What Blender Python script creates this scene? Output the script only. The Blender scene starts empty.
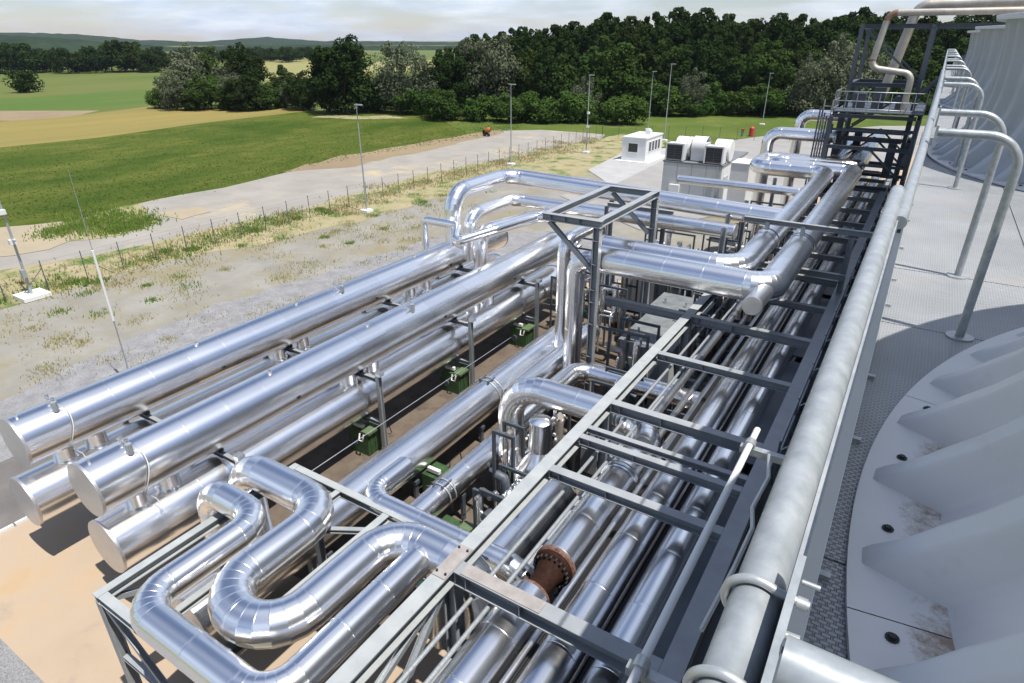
import bpy, math, random
from mathutils import Vector, Matrix
R = math.radians
random.seed(7)
scn = bpy.context.scene
col = scn.collection

# ------------------------------------------------------------------ camera
H = 14.5                       # eye height above the plant floor
PITCH, YAW, FPX = R(25.68), R(32.19), 627.0
cd = bpy.data.cameras.new('camera'); cam = bpy.data.objects.new('camera', cd); col.objects.link(cam)
cam.location = (0, 0, H); cam.rotation_euler = (R(90) - PITCH, 0, YAW)
cd.sensor_width = 36; cd.lens = FPX / 1024 * 36; cd.clip_start = 0.05; cd.clip_end = 20000
scn.camera = cam

# ------------------------------------------------------------------ sky, sun, exposure
SUN_AZ, SUN_EL = math.atan2(.98, -.2), R(68)
sun_dir = Vector((math.sin(SUN_AZ) * math.cos(SUN_EL), math.cos(SUN_AZ) * math.cos(SUN_EL), math.sin(SUN_EL)))
w = bpy.data.worlds.new('World'); scn.world = w; w.use_nodes = True
nt = w.node_tree; nt.nodes.clear()
def N(nt, t, **kw):
    n = nt.nodes.new(t)
    for k, v in kw.items():
        if k in n.inputs.keys(): n.inputs[k].default_value = v
        else: setattr(n, k, v)
    return n
sky = N(nt, 'ShaderNodeTexSky', sky_type='NISHITA', sun_disc=False, sun_elevation=SUN_EL, sun_rotation=SUN_AZ, altitude=150, air_density=1.0, dust_density=.25, ozone_density=1.8)
tc = N(nt, 'ShaderNodeTexCoord')
sep = N(nt, 'ShaderNodeSeparateXYZ'); nt.links.new(tc.outputs['Generated'], sep.inputs[0])
# flat cloud layer: divide the direction by its height
zc = N(nt, 'ShaderNodeMath', operation='MAXIMUM'); zc.inputs[1].default_value = 0.0; nt.links.new(sep.outputs['Z'], zc.inputs[0])
za = N(nt, 'ShaderNodeMath', operation='ADD'); za.inputs[1].default_value = 0.16; nt.links.new(zc.outputs[0], za.inputs[0])
dv = N(nt, 'ShaderNodeVectorMath', operation='DIVIDE'); nt.links.new(tc.outputs['Generated'], dv.inputs[0])
cmb = N(nt, 'ShaderNodeCombineXYZ')
for i in range(3): nt.links.new(za.outputs[0], cmb.inputs[i])
nt.links.new(cmb.outputs[0], dv.inputs[1])
cn = N(nt, 'ShaderNodeTexNoise', Scale=1.0, Detail=6.0, Roughness=.5, Distortion=.15); nt.links.new(dv.outputs[0], cn.inputs['Vector'])
cr = N(nt, 'ShaderNodeValToRGB'); cr.color_ramp.elements[0].position = .41; cr.color_ramp.elements[1].position = .62
nt.links.new(cn.outputs['Fac'], cr.inputs[0])
cn2 = N(nt, 'ShaderNodeTexNoise', Scale=2.6, Detail=6.0, Roughness=.55); nt.links.new(dv.outputs[0], cn2.inputs['Vector'])
cc = N(nt, 'ShaderNodeValToRGB')
cc.color_ramp.elements[0].position = .3; cc.color_ramp.elements[0].color = (6.2, 7.5, 9.8, 1)
cc.color_ramp.elements[1].position = .7; cc.color_ramp.elements[1].color = (10.4, 11.1, 12.4, 1)
nt.links.new(cn2.outputs['Fac'], cc.inputs[0])
fm = N(nt, 'ShaderNodeMath', operation='MULTIPLY'); fm.inputs[1].default_value = .76; nt.links.new(cr.outputs[0], fm.inputs[0])
tn = N(nt, 'ShaderNodeMixRGB', blend_type='MULTIPLY'); tn.inputs[0].default_value = 1; tn.inputs[2].default_value = (1.0, .97, 1.07, 1); nt.links.new(sky.outputs[0], tn.inputs[1])
mx = N(nt, 'ShaderNodeMixRGB'); nt.links.new(fm.outputs[0], mx.inputs[0]); nt.links.new(tn.outputs[0], mx.inputs[1]); nt.links.new(cc.outputs[0], mx.inputs[2])
bg = N(nt, 'ShaderNodeBackground', Strength=0.08); nt.links.new(mx.outputs[0], bg.inputs[0])
wo = N(nt, 'ShaderNodeOutputWorld'); nt.links.new(bg.outputs[0], wo.inputs[0])
sl = bpy.data.lights.new('sun', 'SUN'); sl.energy = 5.0; sl.angle = R(.53); sl.color = (1, .955, .89)
so = bpy.data.objects.new('sun', sl); col.objects.link(so); so.rotation_euler = sun_dir.to_track_quat('Z', 'Y').to_euler(); so.location = (0, 0, 60)
scn.view_settings.view_transform = 'Standard'; scn.view_settings.look = 'None'; scn.view_settings.gamma = 1
scn.view_settings.exposure = 0.36
scn.render.engine = 'CYCLES'
cy = scn.cycles
cy.max_bounces = 7; cy.diffuse_bounces = 3; cy.glossy_bounces = 5; cy.transmission_bounces = 3; cy.transparent_max_bounces = 6
cy.caustics_reflective = False; cy.caustics_refractive = False
try:
    cy.use_denoising = True; cy.denoiser = 'OPENIMAGEDENOISE'
except Exception: pass

# ------------------------------------------------------------------ pixel -> point on the ground (camera geometry)
_f = Vector((-math.sin(YAW) * math.cos(PITCH), math.cos(YAW) * math.cos(PITCH), -math.sin(PITCH)))
_r = Vector((math.cos(YAW), math.sin(YAW), 0)); _u = _r.cross(_f)
def ray(px, py): return (_f * FPX + _r * (px - 512) + _u * (341.5 - py))
def G(px, py, z=0.0):
    d = ray(px, py); t = (z - H) / d.z; return Vector((d.x * t, d.y * t, z))

# ------------------------------------------------------------------ materials
M = {}
def mat(name, c=(.5, .5, .5), rough=.5, metal=0.0, c2=None, nscale=4.0, ndet=6, bump=0.0, bscale=None, bdist=.01, rvar=0.0, rand=0.0, ramp=(.35, .65), spec=.5, stretch=None, coords='Object', bump2=None, extra=None):
    m = bpy.data.materials.new(name); m.use_nodes = True; t = m.node_tree; b = t.nodes['Principled BSDF']
    b.inputs['Base Color'].default_value = (*c, 1); b.inputs['Roughness'].default_value = rough; b.inputs['Metallic'].default_value = metal
    b.inputs['Specular IOR Level'].default_value = spec
    tc = N(t, 'ShaderNodeTexCoord'); vec = tc.outputs[coords]
    if stretch:
        mp = N(t, 'ShaderNodeMapping'); mp.inputs['Scale'].default_value = stretch; t.links.new(vec, mp.inputs[0]); vec = mp.outputs[0]
    colsock = None
    if c2:
        n = N(t, 'ShaderNodeTexNoise', Scale=nscale, Detail=float(ndet), Roughness=.6); t.links.new(vec, n.inputs['Vector'])
        r = N(t, 'ShaderNodeValToRGB'); r.color_ramp.elements[0].position, r.color_ramp.elements[1].position = ramp
        r.color_ramp.elements[0].color = (*c, 1); r.color_ramp.elements[1].color = (*c2, 1)
        t.links.new(n.outputs['Fac'], r.inputs[0]); colsock = r.outputs[0]
        if rvar:
            mr = N(t, 'ShaderNodeMapRange'); mr.inputs[3].default_value = rough - rvar; mr.inputs[4].default_value = rough + rvar
            t.links.new(n.outputs['Fac'], mr.inputs[0]); t.links.new(mr.outputs[0], b.inputs['Roughness'])
    if extra: colsock = extra(t, vec, colsock, b)
    if rand:
        oi = N(t, 'ShaderNodeObjectInfo'); hv = N(t, 'ShaderNodeHueSaturation')
        mr = N(t, 'ShaderNodeMapRange'); mr.inputs[3].default_value = 1 - rand; mr.inputs[4].default_value = 1 + rand
        t.links.new(oi.outputs['Random'], mr.inputs[0]); t.links.new(mr.outputs[0], hv.inputs['Value'])
        if colsock: t.links.new(colsock, hv.inputs['Color'])
        else: hv.inputs['Color'].default_value = (*c, 1)
        colsock = hv.outputs[0]
    if colsock: t.links.new(colsock, b.inputs['Base Color'])
    if bump:
        n2 = N(t, 'ShaderNodeTexNoise', Scale=bscale or nscale, Detail=4.0); t.links.new(vec, n2.inputs['Vector'])
        bp = N(t, 'ShaderNodeBump', Strength=bump, Distance=bdist); t.links.new(n2.outputs['Fac'], bp.inputs['Height'])
        last = bp
        if bump2:
            n3 = N(t, 'ShaderNodeTexNoise', Scale=bump2[0], Detail=3.0); t.links.new(vec, n3.inputs['Vector'])
            bp2 = N(t, 'ShaderNodeBump', Strength=bump2[1], Distance=bump2[2]); t.links.new(n3.outputs['Fac'], bp2.inputs['Height']); t.links.new(bp.outputs[0], bp2.inputs['Normal']); last = bp2
        t.links.new(last.outputs[0], b.inputs['Normal'])
    M[name] = m
    return m

def speckle(scale, dark, amount):
    def f(t, vec, cs, b):
        v = N(t, 'ShaderNodeTexVoronoi', Scale=scale); t.links.new(vec, v.inputs['Vector'])
        mixn = N(t, 'ShaderNodeMixRGB', blend_type='MULTIPLY'); mixn.inputs[0].default_value = amount
        r = N(t, 'ShaderNodeValToRGB'); r.color_ramp.elements[0].color = (*dark, 1); r.color_ramp.elements[1].color = (1.15, 1.15, 1.15, 1)
        sp = N(t, 'ShaderNodeSeparateColor'); t.links.new(v.outputs['Color'], sp.inputs[0]); t.links.new(sp.outputs[0], r.inputs[0])
        t.links.new(cs, mixn.inputs[1]); t.links.new(r.outputs[0], mixn.inputs[2]); return mixn.outputs[0]
    return f
def patches(scale, colr, lo, hi, det=7, scale2=None, c3=None, lo3=.5, hi3=.6):
    """a second colour in noise-shaped patches (dry grass, dirt) over the base"""
    def f(t, vec, cs, b):
        n = N(t, 'ShaderNodeTexNoise', Scale=scale, Detail=float(det), Roughness=.68); t.links.new(vec, n.inputs['Vector'])
        r = N(t, 'ShaderNodeMapRange'); r.inputs[1].default_value = lo; r.inputs[2].default_value = hi; t.links.new(n.outputs['Fac'], r.inputs[0])
        m_ = N(t, 'ShaderNodeMixRGB'); t.links.new(r.outputs[0], m_.inputs[0]); t.links.new(cs, m_.inputs[1]); m_.inputs[2].default_value = (*colr, 1)
        out = m_.outputs[0]
        if c3:
            n = N(t, 'ShaderNodeTexNoise', Scale=scale2, Detail=8.0, Roughness=.7); t.links.new(vec, n.inputs['Vector'])
            r = N(t, 'ShaderNodeMapRange'); r.inputs[1].default_value = lo3; r.inputs[2].default_value = hi3; t.links.new(n.outputs['Fac'], r.inputs[0])
            m2 = N(t, 'ShaderNodeMixRGB'); t.links.new(r.outputs[0], m2.inputs[0]); t.links.new(out, m2.inputs[1]); m2.inputs[2].default_value = (*c3, 1); out = m2.outputs[0]
        return out
    return f

mat('alu', (.93, .93, .935), .25, 1.0, c2=(.945, .945, .95), nscale=.8, rvar=.02, rand=.05, bump=.1, bscale=.7, bdist=.01)
mat('alu_dull', (.68, .69, .70), .38, 1.0, c2=(.7, .7, .72), nscale=2, rvar=.06, rand=.08, bump=.35, bscale=2.2, bdist=.012)
mat('cap_metal', (.62, .61, .6), .42, .9, c2=(.68, .67, .66), nscale=2, bump=.2, bscale=2, bdist=.01)
mat('steel_light', (.31, .335, .34), .45, .0, c2=(.38, .40, .40), nscale=2.4, rvar=.06, bump=.08, bscale=30, bdist=.003, extra=patches(1.2, (.27, .265, .25), .6, .75))
mat('steel', (.25, .27, .285), .42, .0, c2=(.32, .335, .35), nscale=1.4, rvar=.06, bump=.08, bscale=30, bdist=.003)
mat('steel_dark', (.06, .075, .095), .5, .1, c2=(.08, .095, .115), nscale=1.4)
mat('galv', (.29, .32, .335), .4, .4, c2=(.44, .465, .48), nscale=26, rvar=.08, bump=.1, bscale=40, bdist=.002, ramp=(.3, .7))
mat('galv_zinc', (.42, .44, .45), .42, .6, c2=(.56, .58, .58), nscale=22, rvar=.08, bump=.1, bscale=60, bdist=.001, ramp=(.35, .7))
mat('white_paint', (.68, .69, .69), .4, c2=(.62, .63, .63), nscale=.8, ndet=4)
mat('rust', (.018, .008, .006), .75, .0, spec=.12, c2=(.036, .015, .010), nscale=9, bump=.3, bscale=30, bdist=.004)
mat('rust_pink', (.24, .15, .12), .75, .0, spec=.12, c2=(.09, .045, .032), nscale=14)
mat('plate_stain', (.33, .31, .3), .6, .0, c2=(.26, .235, .22), nscale=4)
mat('green_box', (.024, .055, .02), .55, c2=(.04, .095, .03), nscale=4)
mat('green_lid', (.085, .13, .06), .55, c2=(.12, .17, .085), nscale=5)
mat('dark', (.02, .022, .025), .6)
mat('black_louvre', (.03, .028, .026), .55)
mat('red', (.42, .035, .025), .5); mat('orange', (.32, .1, .02), .6); mat('teal', (.03, .2, .2), .5)
mat('grey_roof', (.13, .145, .16), .7, c2=(.17, .18, .19), nscale=.6, extra=patches(.5, (.22, .21, .19), .55, .7))
mat('panel_grey', (.4, .425, .435), .5, c2=(.45, .47, .475), nscale=1.5)
mat('skid_lid', (.13, .145, .15), .55, c2=(.2, .215, .22), nscale=2.5)
mat('glass', (.03, .035, .04), .08)
mat('conduit', (.75, .75, .72), .4); mat('cable_black', (.015, .015, .017), .5)
mat('oldpipe', (.5, .47, .42), .45, .5, c2=(.38, .34, .3), nscale=1.2, rand=.05)
mat('oldrust', (.2, .1, .06), .7, .2, c2=(.3, .2, .14), nscale=3)
mat('frp', (.72, .73, .725), .42, c2=(.77, .78, .77), nscale=1.1, bump=.12, bscale=3, bdist=.01, extra=patches(2.2, (.6, .585, .54), .6, .8, 8))
def see_light(m, k):
    """glass-fibre laminate lets part of the daylight through"""
    t = m.node_tree; b = t.nodes['Principled BSDF']; o = next(n for n in t.nodes if n.type == 'OUTPUT_MATERIAL')
    tr = N(t, 'ShaderNodeBsdfTranslucent'); tr.inputs[0].default_value = (.72, .72, .68, 1); mx_ = N(t, 'ShaderNodeMixShader'); mx_.inputs[0].default_value = k
    t.links.new(b.outputs[0], mx_.inputs[1]); t.links.new(tr.outputs[0], mx_.inputs[2]); t.links.new(mx_.outputs[0], o.inputs[0])
see_light(M['frp'], .16)
def rustspots(t, vec, cs, b):
    # rust and dirt washed into the inner corner of the flange
    n = N(t, 'ShaderNodeTexNoise', Scale=26.0, Detail=10.0, Roughness=.8); t.links.new(vec, n.inputs['Vector'])
    n2 = N(t, 'ShaderNodeTexNoise', Scale=3.2, Detail=3.0); t.links.new(vec, n2.inputs['Vector'])
    fl = N(t, 'ShaderNodeVectorMath', operation='MULTIPLY'); fl.inputs[1].default_value = (1, 1, 0); t.links.new(vec, fl.inputs[0])
    ln = N(t, 'ShaderNodeVectorMath', operation='LENGTH'); t.links.new(fl.outputs[0], ln.inputs[0])
    rr = N(t, 'ShaderNodeMapRange'); rr.inputs[1].default_value = 4.36; rr.inputs[2].default_value = 4.10; t.links.new(ln.outputs['Value'], rr.inputs[0])
    ml = N(t, 'ShaderNodeMath', operation='MULTIPLY'); t.links.new(n.outputs['Fac'], ml.inputs[0]); t.links.new(n2.outputs['Fac'], ml.inputs[1])
    m3 = N(t, 'ShaderNodeMath', operation='MULTIPLY'); t.links.new(ml.outputs[0], m3.inputs[0]); t.links.new(rr.outputs[0], m3.inputs[1])
    r = N(t, 'ShaderNodeMapRange'); r.inputs[1].default_value = .14; r.inputs[2].default_value = .24; r.inputs[4].default_value = .85; t.links.new(m3.outputs[0], r.inputs[0])
    m_ = N(t, 'ShaderNodeMixRGB'); t.links.new(r.outputs[0], m_.inputs[0]); t.links.new(cs, m_.inputs[1]); m_.inputs[2].default_value = (.26, .16, .085, 1); return m_.outputs[0]
mat('frp_flange', (.72, .72, .705), .5, c2=(.77, .765, .745), nscale=2, extra=rustspots)
mat('frp_far_shade', (.40, .42, .435), .5, c2=(.52, .54, .55), nscale=.7, stretch=(1, 1, .15))  # weathered grey laminate, with the far stacks' shaded side put into the colour
mat('tower_wall', (.3, .32, .34), .6)
def tread(t, vec, cs, b):
    # raised tread lozenges of the deck plates
    mp = N(t, 'ShaderNodeMapping'); mp.inputs['Scale'].default_value = (30, 62, 1); t.links.new(vec, mp.inputs[0])
    br = N(t, 'ShaderNodeTexBrick', Scale=1.0); br.inputs['Mortar Size'].default_value = .16; br.inputs['Mortar Smooth'].default_value = .6; br.inputs['Brick Width'].default_value = 1; br.inputs['Row Height'].default_value = 1
    t.links.new(mp.outputs[0], br.inputs['Vector'])
    bp = N(t, 'ShaderNodeBump', Strength=.9, Distance=.008); bp.invert = True; t.links.new(br.outputs['Fac'], bp.inputs['Height']); t.links.new(bp.outputs[0], b.inputs['Normal'])
    m_ = N(t, 'ShaderNodeMixRGB', blend_type='MULTIPLY'); m_.inputs[0].default_value = .5; t.links.new(cs, m_.inputs[1])
    r = N(t, 'ShaderNodeValToRGB'); r.color_ramp.elements[0].color = (1, 1, 1, 1); r.color_ramp.elements[1].color = (.35, .35, .38, 1); t.links.new(br.outputs['Fac'], r.inputs[0]); t.links.new(r.outputs[0], m_.inputs[2])
    n = N(t, 'ShaderNodeTexNoise', Scale=.9, Detail=5.0); t.links.new(vec, n.inputs['Vector'])
    r2 = N(t, 'ShaderNodeMapRange'); r2.inputs[1].default_value = .62; r2.inputs[2].default_value = .8; r2.inputs[4].default_value = .55; t.links.new(n.outputs['Fac'], r2.inputs[0])
    m2 = N(t, 'ShaderNodeMixRGB'); t.links.new(r2.outputs[0], m2.inputs[0]); t.links.new(m_.outputs[0], m2.inputs[1]); m2.inputs[2].default_value = (.5, .38, .24, 1)
    return m2.outputs[0]
mat('deck', (.37, .385, .39), .4, .15, c2=(.48, .49, .495), nscale=1.3, extra=tread)
mat('concrete', spec=.08, c=(0.359, 0.281, 0.203), rough=.85, c2=(0.421, 0.335, 0.251), nscale=.35, ndet=9, ramp=(.3, .7), bump=.15, bscale=30, bdist=.004, extra=patches(.35, (0.406, 0.292, 0.179), .5, .66, 10, .55, (0.312, 0.254, 0.199), .58, .72))
mat('stained_shade', spec=.1, c=(0.102, 0.080, 0.062), rough=.85, c2=(0.170, 0.136, 0.106), nscale=.9, ndet=10, ramp=(.32, .66), extra=patches(1.6, (0.072, 0.058, 0.047), .55, .7, 9))  # rust-stained brown, darkened so the colour itself holds shade
mat('gravel', spec=.08, c=(0.230, 0.230, 0.234), rough=.95, c2=(0.306, 0.304, 0.306), nscale=1.2, extra=speckle(48, (.5, .5, .52), .85), bump=.3, bscale=48, bdist=.015)
mat('asphalt', spec=.08, c=(.12, .115, .112), rough=.9, c2=(.17, .16, .15), nscale=.6, ndet=9)
mat('kerb', (.7, .7, .68), .8)
mat('yard', spec=.08, c=(0.215, 0.206, 0.182), rough=.95, c2=(0.275, 0.265, 0.238), nscale=.35, ndet=9,
    extra=patches(.2, (0.224, 0.200, 0.133), .46, .64, 12, .6, (0.129, 0.142, 0.050), .62, .72), bump=.4, bscale=5, bdist=.05)
mat('lot', spec=.08, c=(0.254, 0.238, 0.212), rough=.95, c2=(0.307, 0.289, 0.260), nscale=.25, ndet=8, extra=patches(.12, (0.410, 0.344, 0.230), .55, .68, 9), bump=.2, bscale=3, bdist=.05)
mat('verge', spec=.08, c=(0.328, 0.283, 0.180), rough=.95, c2=(0.254, 0.230, 0.123), nscale=.6, ndet=9, extra=patches(.35, (0.082, 0.139, 0.029), .5, .62, 9, .2, (0.344, 0.295, 0.197), .55, .68))
mat('meadow', stretch=(1, .45, 1), spec=.08, c=(0.046, 0.074, 0.010), rough=.95, c2=(0.085, 0.107, 0.019), nscale=.09, ndet=12, ramp=(.3, .7), extra=patches(.3, (0.118, 0.122, 0.029), .48, .68, 12, .05, (0.036, 0.067, 0.008), .48, .62), bump=.6, bscale=2.5, bdist=.2)
mat('meadow_right', spec=.08, c=(0.066, 0.105, 0.019), rough=.95, c2=(0.101, 0.129, 0.030), nscale=.1, ndet=10, extra=patches(.2, (0.156, 0.156, 0.050), .55, .75, 10))
mat('wheat', stretch=(1, .12, 1), spec=.08, c=(0.246, 0.196, 0.065), rough=.95, c2=(0.191, 0.166, 0.057), nscale=.12, ndet=10, bump=.5, bscale=1.5, bdist=.2)
mat('bare_soil', spec=.08, c=(0.221, 0.170, 0.111), rough=.95, c2=(0.255, 0.204, 0.128), nscale=.1)
mat('pale_meadow', stretch=(1, .3, 1), spec=.08, c=(0.094, 0.120, 0.032), rough=.95, c2=(0.128, 0.143, 0.045), nscale=.02, ndet=9, extra=patches(.012, (0.075, 0.128, 0.029), .5, .6, 8))
mat('far_field', spec=.08, c=(0.090, 0.128, 0.038), rough=.95, c2=(0.150, 0.158, 0.054), nscale=.004, ndet=8)
mat('straw_field', spec=.08, c=(0.256, 0.240, 0.104), rough=.95, c2=(0.216, 0.216, 0.088), nscale=.03)
mat('road', spec=.08, c=(0.255, 0.251, 0.242), rough=.9, c2=(0.306, 0.297, 0.285), nscale=.3, ndet=8)
mat('paving', spec=.08, c=(.33, .33, .325), rough=.9, c2=(.38, .375, .37), nscale=.6)
mat('sandy', spec=.08, c=(0.344, 0.287, 0.197), rough=.95, c2=(0.295, 0.258, 0.193), nscale=.4, ndet=8)
mat('hill_wood', spec=.08, c=(.016, .03, .018), rough=1, c2=(.03, .048, .024), nscale=.03, ndet=9, bump=1, bscale=.05, bdist=8)

def foliage(name, c, c2, tint=.25, trans=.14):
    m = bpy.data.materials.new(name); m.use_nodes = True; t = m.node_tree; t.nodes.clear()
    tc = N(t, 'ShaderNodeTexCoord'); oi = N(t, 'ShaderNodeObjectInfo')
    n = N(t, 'ShaderNodeTexNoise', Scale=.55 if name.startswith('leaf') else .9, Detail=4.0); t.links.new(tc.outputs['Object'], n.inputs['Vector'])
    r = N(t, 'ShaderNodeValToRGB'); r.color_ramp.elements[0].position = .35; r.color_ramp.elements[1].position = .68
    r.color_ramp.elements[0].color = (*c, 1); r.color_ramp.elements[1].color = (*c2, 1); t.links.new(n.outputs['Fac'], r.inputs[0])
    hv = N(t, 'ShaderNodeHueSaturation'); mr = N(t, 'ShaderNodeMapRange'); mr.inputs[3].default_value = 1 - tint; mr.inputs[4].default_value = 1 + tint
    t.links.new(oi.outputs['Random'], mr.inputs[0]); t.links.new(mr.outputs[0], hv.inputs['Value']); t.links.new(r.outputs[0], hv.inputs['Color'])
    mh = N(t, 'ShaderNodeMapRange'); mh.inputs[3].default_value = .485; mh.inputs[4].default_value = .515
    wn = N(t, 'ShaderNodeTexWhiteNoise', noise_dimensions='1D'); t.links.new(oi.outputs['Random'], wn.inputs['W']); t.links.new(wn.outputs['Value'], mh.inputs[0]); t.links.new(mh.outputs[0], hv.inputs['Hue'])
    d = N(t, 'ShaderNodeBsdfDiffuse'); tr = N(t, 'ShaderNodeBsdfTranslucent'); mxs = N(t, 'ShaderNodeMixShader'); mxs.inputs[0].default_value = trans
    t.links.new(hv.outputs[0], d.inputs[0]); t.links.new(hv.outputs[0], tr.inputs[0]); t.links.new(d.outputs[0], mxs.inputs[1]); t.links.new(tr.outputs[0], mxs.inputs[2])
    o = N(t, 'ShaderNodeOutputMaterial'); t.links.new(mxs.outputs[0], o.inputs[0]); M[name] = m
foliage('leaf_dark', (0.0141, 0.0264, 0.0079), (0.0381, 0.0627, 0.0168))
foliage('leaf_mid', (0.0229, 0.0440, 0.0106), (0.0582, 0.0918, 0.0224))
foliage('leaf_pale', (0.0800, 0.1000, 0.0560), (0.1520, 0.1680, 0.1080), .15)
foliage('leaf_shrub', (0.0308, 0.0616, 0.0132), (0.0728, 0.1176, 0.0269), .2)
foliage('grass_green', (.15, .26, .05), (.24, .32, .085), .1, .5)
foliage('grass_dry', (.5, .43, .24), (.42, .37, .18), .1, .5)
foliage('meadow_blade', (.10, .15, .03), (.22, .23, .08), .1, .5)
mat('bark', (.08, .06, .045), .9)

# ------------------------------------------------------------------ mesh helpers
class MB:
    def __init__(s): s.v = []; s.f = []; s.sm = []
    def add(s, vs, fs, smooth=False):
        o = len(s.v); s.v += [tuple(p) for p in vs]; s.f += [[i + o for i in f] for f in fs]; s.sm += [smooth] * len(fs); return s
    def box(s, c, d, rz=0.0):
        x, y, z = d[0] / 2, d[1] / 2, d[2] / 2; ca, sa = math.cos(rz), math.sin(rz)
        vs = [(c[0] + a * x * ca - b * y * sa, c[1] + a * x * sa + b * y * ca, c[2] + e * z) for e in (-1, 1) for a, b in ((-1, -1), (1, -1), (1, 1), (-1, 1))]
        return s.add(vs, [(3, 2, 1, 0), (4, 5, 6, 7), (0, 1, 5, 4), (1, 2, 6, 5), (2, 3, 7, 6), (3, 0, 4, 7)])
    def cyl(s, a, b, r, n=16, r2=None, cap=True):
        a, b = Vector(a), Vector(b); r2 = r if r2 is None else r2
        q = (b - a).to_track_quat('Z', 'Y'); vs = []
        for p, rr in ((a, r), (b, r2)):
            for i in range(n):
                t = 2 * math.pi * i / n; vs.append(p + q @ Vector((math.cos(t) * rr, math.sin(t) * rr, 0)))
        s.add(vs, [(i, (i + 1) % n, n + (i + 1) % n, n + i) for i in range(n)], True)
        if cap: s.add(vs, [tuple(range(n - 1, -1, -1)), tuple(range(n, 2 * n))])
        return s
    def lathe(s, prof, c=(0, 0, 0), n=24, q=None, smooth=True, a0=0, a1=2 * math.pi, closed=True):
        c = Vector(c); m = n if closed else n + 1
        vs = []
        for r, z in prof:
            for i in range(m):
                t = a0 + (a1 - a0) * i / n; p = Vector((math.cos(t) * r, math.sin(t) * r, z)); vs.append(c + (q @ p if q else p))
        fs = []
        for k in range(len(prof) - 1):
            for i in range(n):
                j = (i + 1) % m; fs.append((k * m + i, k * m + j, (k + 1) * m + j, (k + 1) * m + i))
        return s.add(vs, fs, smooth)
    def tube(s, pts, r, n=8, cap=True):
        pts = [Vector(p) for p in pts]; vs = []; ref = None
        for i, p in enumerate(pts):
            d = (pts[min(i + 1, len(pts) - 1)] - pts[max(i - 1, 0)]).normalized()
            if ref is None: ref = d.orthogonal().normalized()
            ref = (ref - d * ref.dot(d)).normalized(); b = d.cross(ref)
            for k in range(n):
                t = 2 * math.pi * k / n; vs.append(p + ref * (math.cos(t) * r) + b * (math.sin(t) * r))
        fs = [(i * n + k, i * n + (k + 1) % n, (i + 1) * n + (k + 1) % n, (i + 1) * n + k) for i in range(len(pts) - 1) for k in range(n)]
        s.add(vs, fs, True)
        if cap: s.add(vs[:n], [tuple(range(n - 1, -1, -1))]); s.add(vs[-n:], [tuple(range(n))])
        return s
    def ibeam(s, a, b, h=.3, w=.3, tf=.022, tw=.014, up=(0, 0, 1), top=True):
        """rolled H section from a to b; a and b give the middle of the top flange when top"""
        a, b, up = Vector(a), Vector(b), Vector(up); d = (b - a).normalized(); sd = d.cross(up).normalized(); up = sd.cross(d).normalized()
        o = -h / 2 if top else 0
        x, y, t = w / 2, h / 2, tw / 2
        pr = [(-x, -y), (x, -y), (x, -y + tf), (t, -y + tf), (t, y - tf), (x, y - tf), (x, y), (-x, y), (-x, y - tf), (-t, y - tf), (-t, -y + tf), (-x, -y + tf)]
        vs = [p + sd * u + up * (v + o) for p in (a, b) for u, v in pr]; n = 12
        fs = [(i, (i + 1) % n, n + (i + 1) % n, n + i) for i in range(n)]
        caps = [(0, 1, 2, 11), (3, 4, 9, 10), (5, 6, 7, 8)]
        fs += [tuple(reversed(c)) for c in caps] + [tuple(i + n for i in c) for c in caps]
        return s.add(vs, fs)
    def mesh(s, name, m):
        me = bpy.data.meshes.new(name); me.from_pydata(s.v, [], s.f); me.polygons.foreach_set('use_smooth', s.sm); me.materials.append(M[m]); me.update(); return me
    def build(s, name, m, parent=None): return link(name, s.mesh(name, m), parent)
def link(name, me, parent=None, mw=None):
    o = bpy.data.objects.new(name, me); col.objects.link(o)
    if parent is not None:
        o.parent = parent
        base = Matrix.Translation(-parent_world(parent))
        o.matrix_basis = base @ mw if mw is not None else base
    elif mw is not None: o.matrix_basis = mw
    return o
def parent_world(p):
    l = Vector(p.location)
    while p.parent: p = p.parent; l += Vector(p.location)
    return l
def tag(o, label=None, cat=None, group=None, kind=None):
    if label: o['label'] = label
    if cat: o['category'] = cat
    if group: o['group'] = group
    if kind: o['kind'] = kind
    return o
def thing(name, label, cat, loc=(0, 0, 0), group=None):
    o = bpy.data.objects.new(name, None); col.objects.link(o); o.location = loc; o.empty_display_size = .2
    return tag(o, label, cat, group)
def dup(root, loc, label=None):
    r = root.copy(); col.objects.link(r); r.location = loc
    if label: r['label'] = label
    for ch in root.children:
        c = ch.copy(); col.objects.link(c); c.parent = r
        for g in ch.children:
            d = g.copy(); col.objects.link(d); d.parent = c
    return r

# ------------------------------------------------------------------ clad pipes: sheets along the runs, gores round the bends
_cache = {}
def sheet_mesh(r, l, n, m):
    k = ('s', round(r, 3), round(l, 3), n, m)
    if k not in _cache:
        b = MB(); be = min(.05, l * .2)
        def strip(z0, r0, z1, r1):
            vs = []
            for z, rr in ((z0, r0), (z1, r1)):
                for i in range(n + 1):
                    t = 2 * math.pi * i / n; q = rr + .0025 * i / n; vs.append((math.cos(t) * q, math.sin(t) * q, z))
            b.add(vs, [(i, i + 1, n + 2 + i, n + 1 + i) for i in range(n)], True)
            b.add([vs[0], vs[n], vs[2 * n + 1], vs[n + 1]], [(0, 1, 2, 3)])
        e = min(.0035, r * .01) if r < .6 else .0015
        strip(0, r, l - be, r); strip(l - be, r, l - be * .7, r + e); strip(l - be * .7, r + e, l - be * .3, r + e); strip(l - be * .3, r + e, l + .004, r)
        _cache[k] = b.mesh('cladding_sheet', m)
    return _cache[k]
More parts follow.
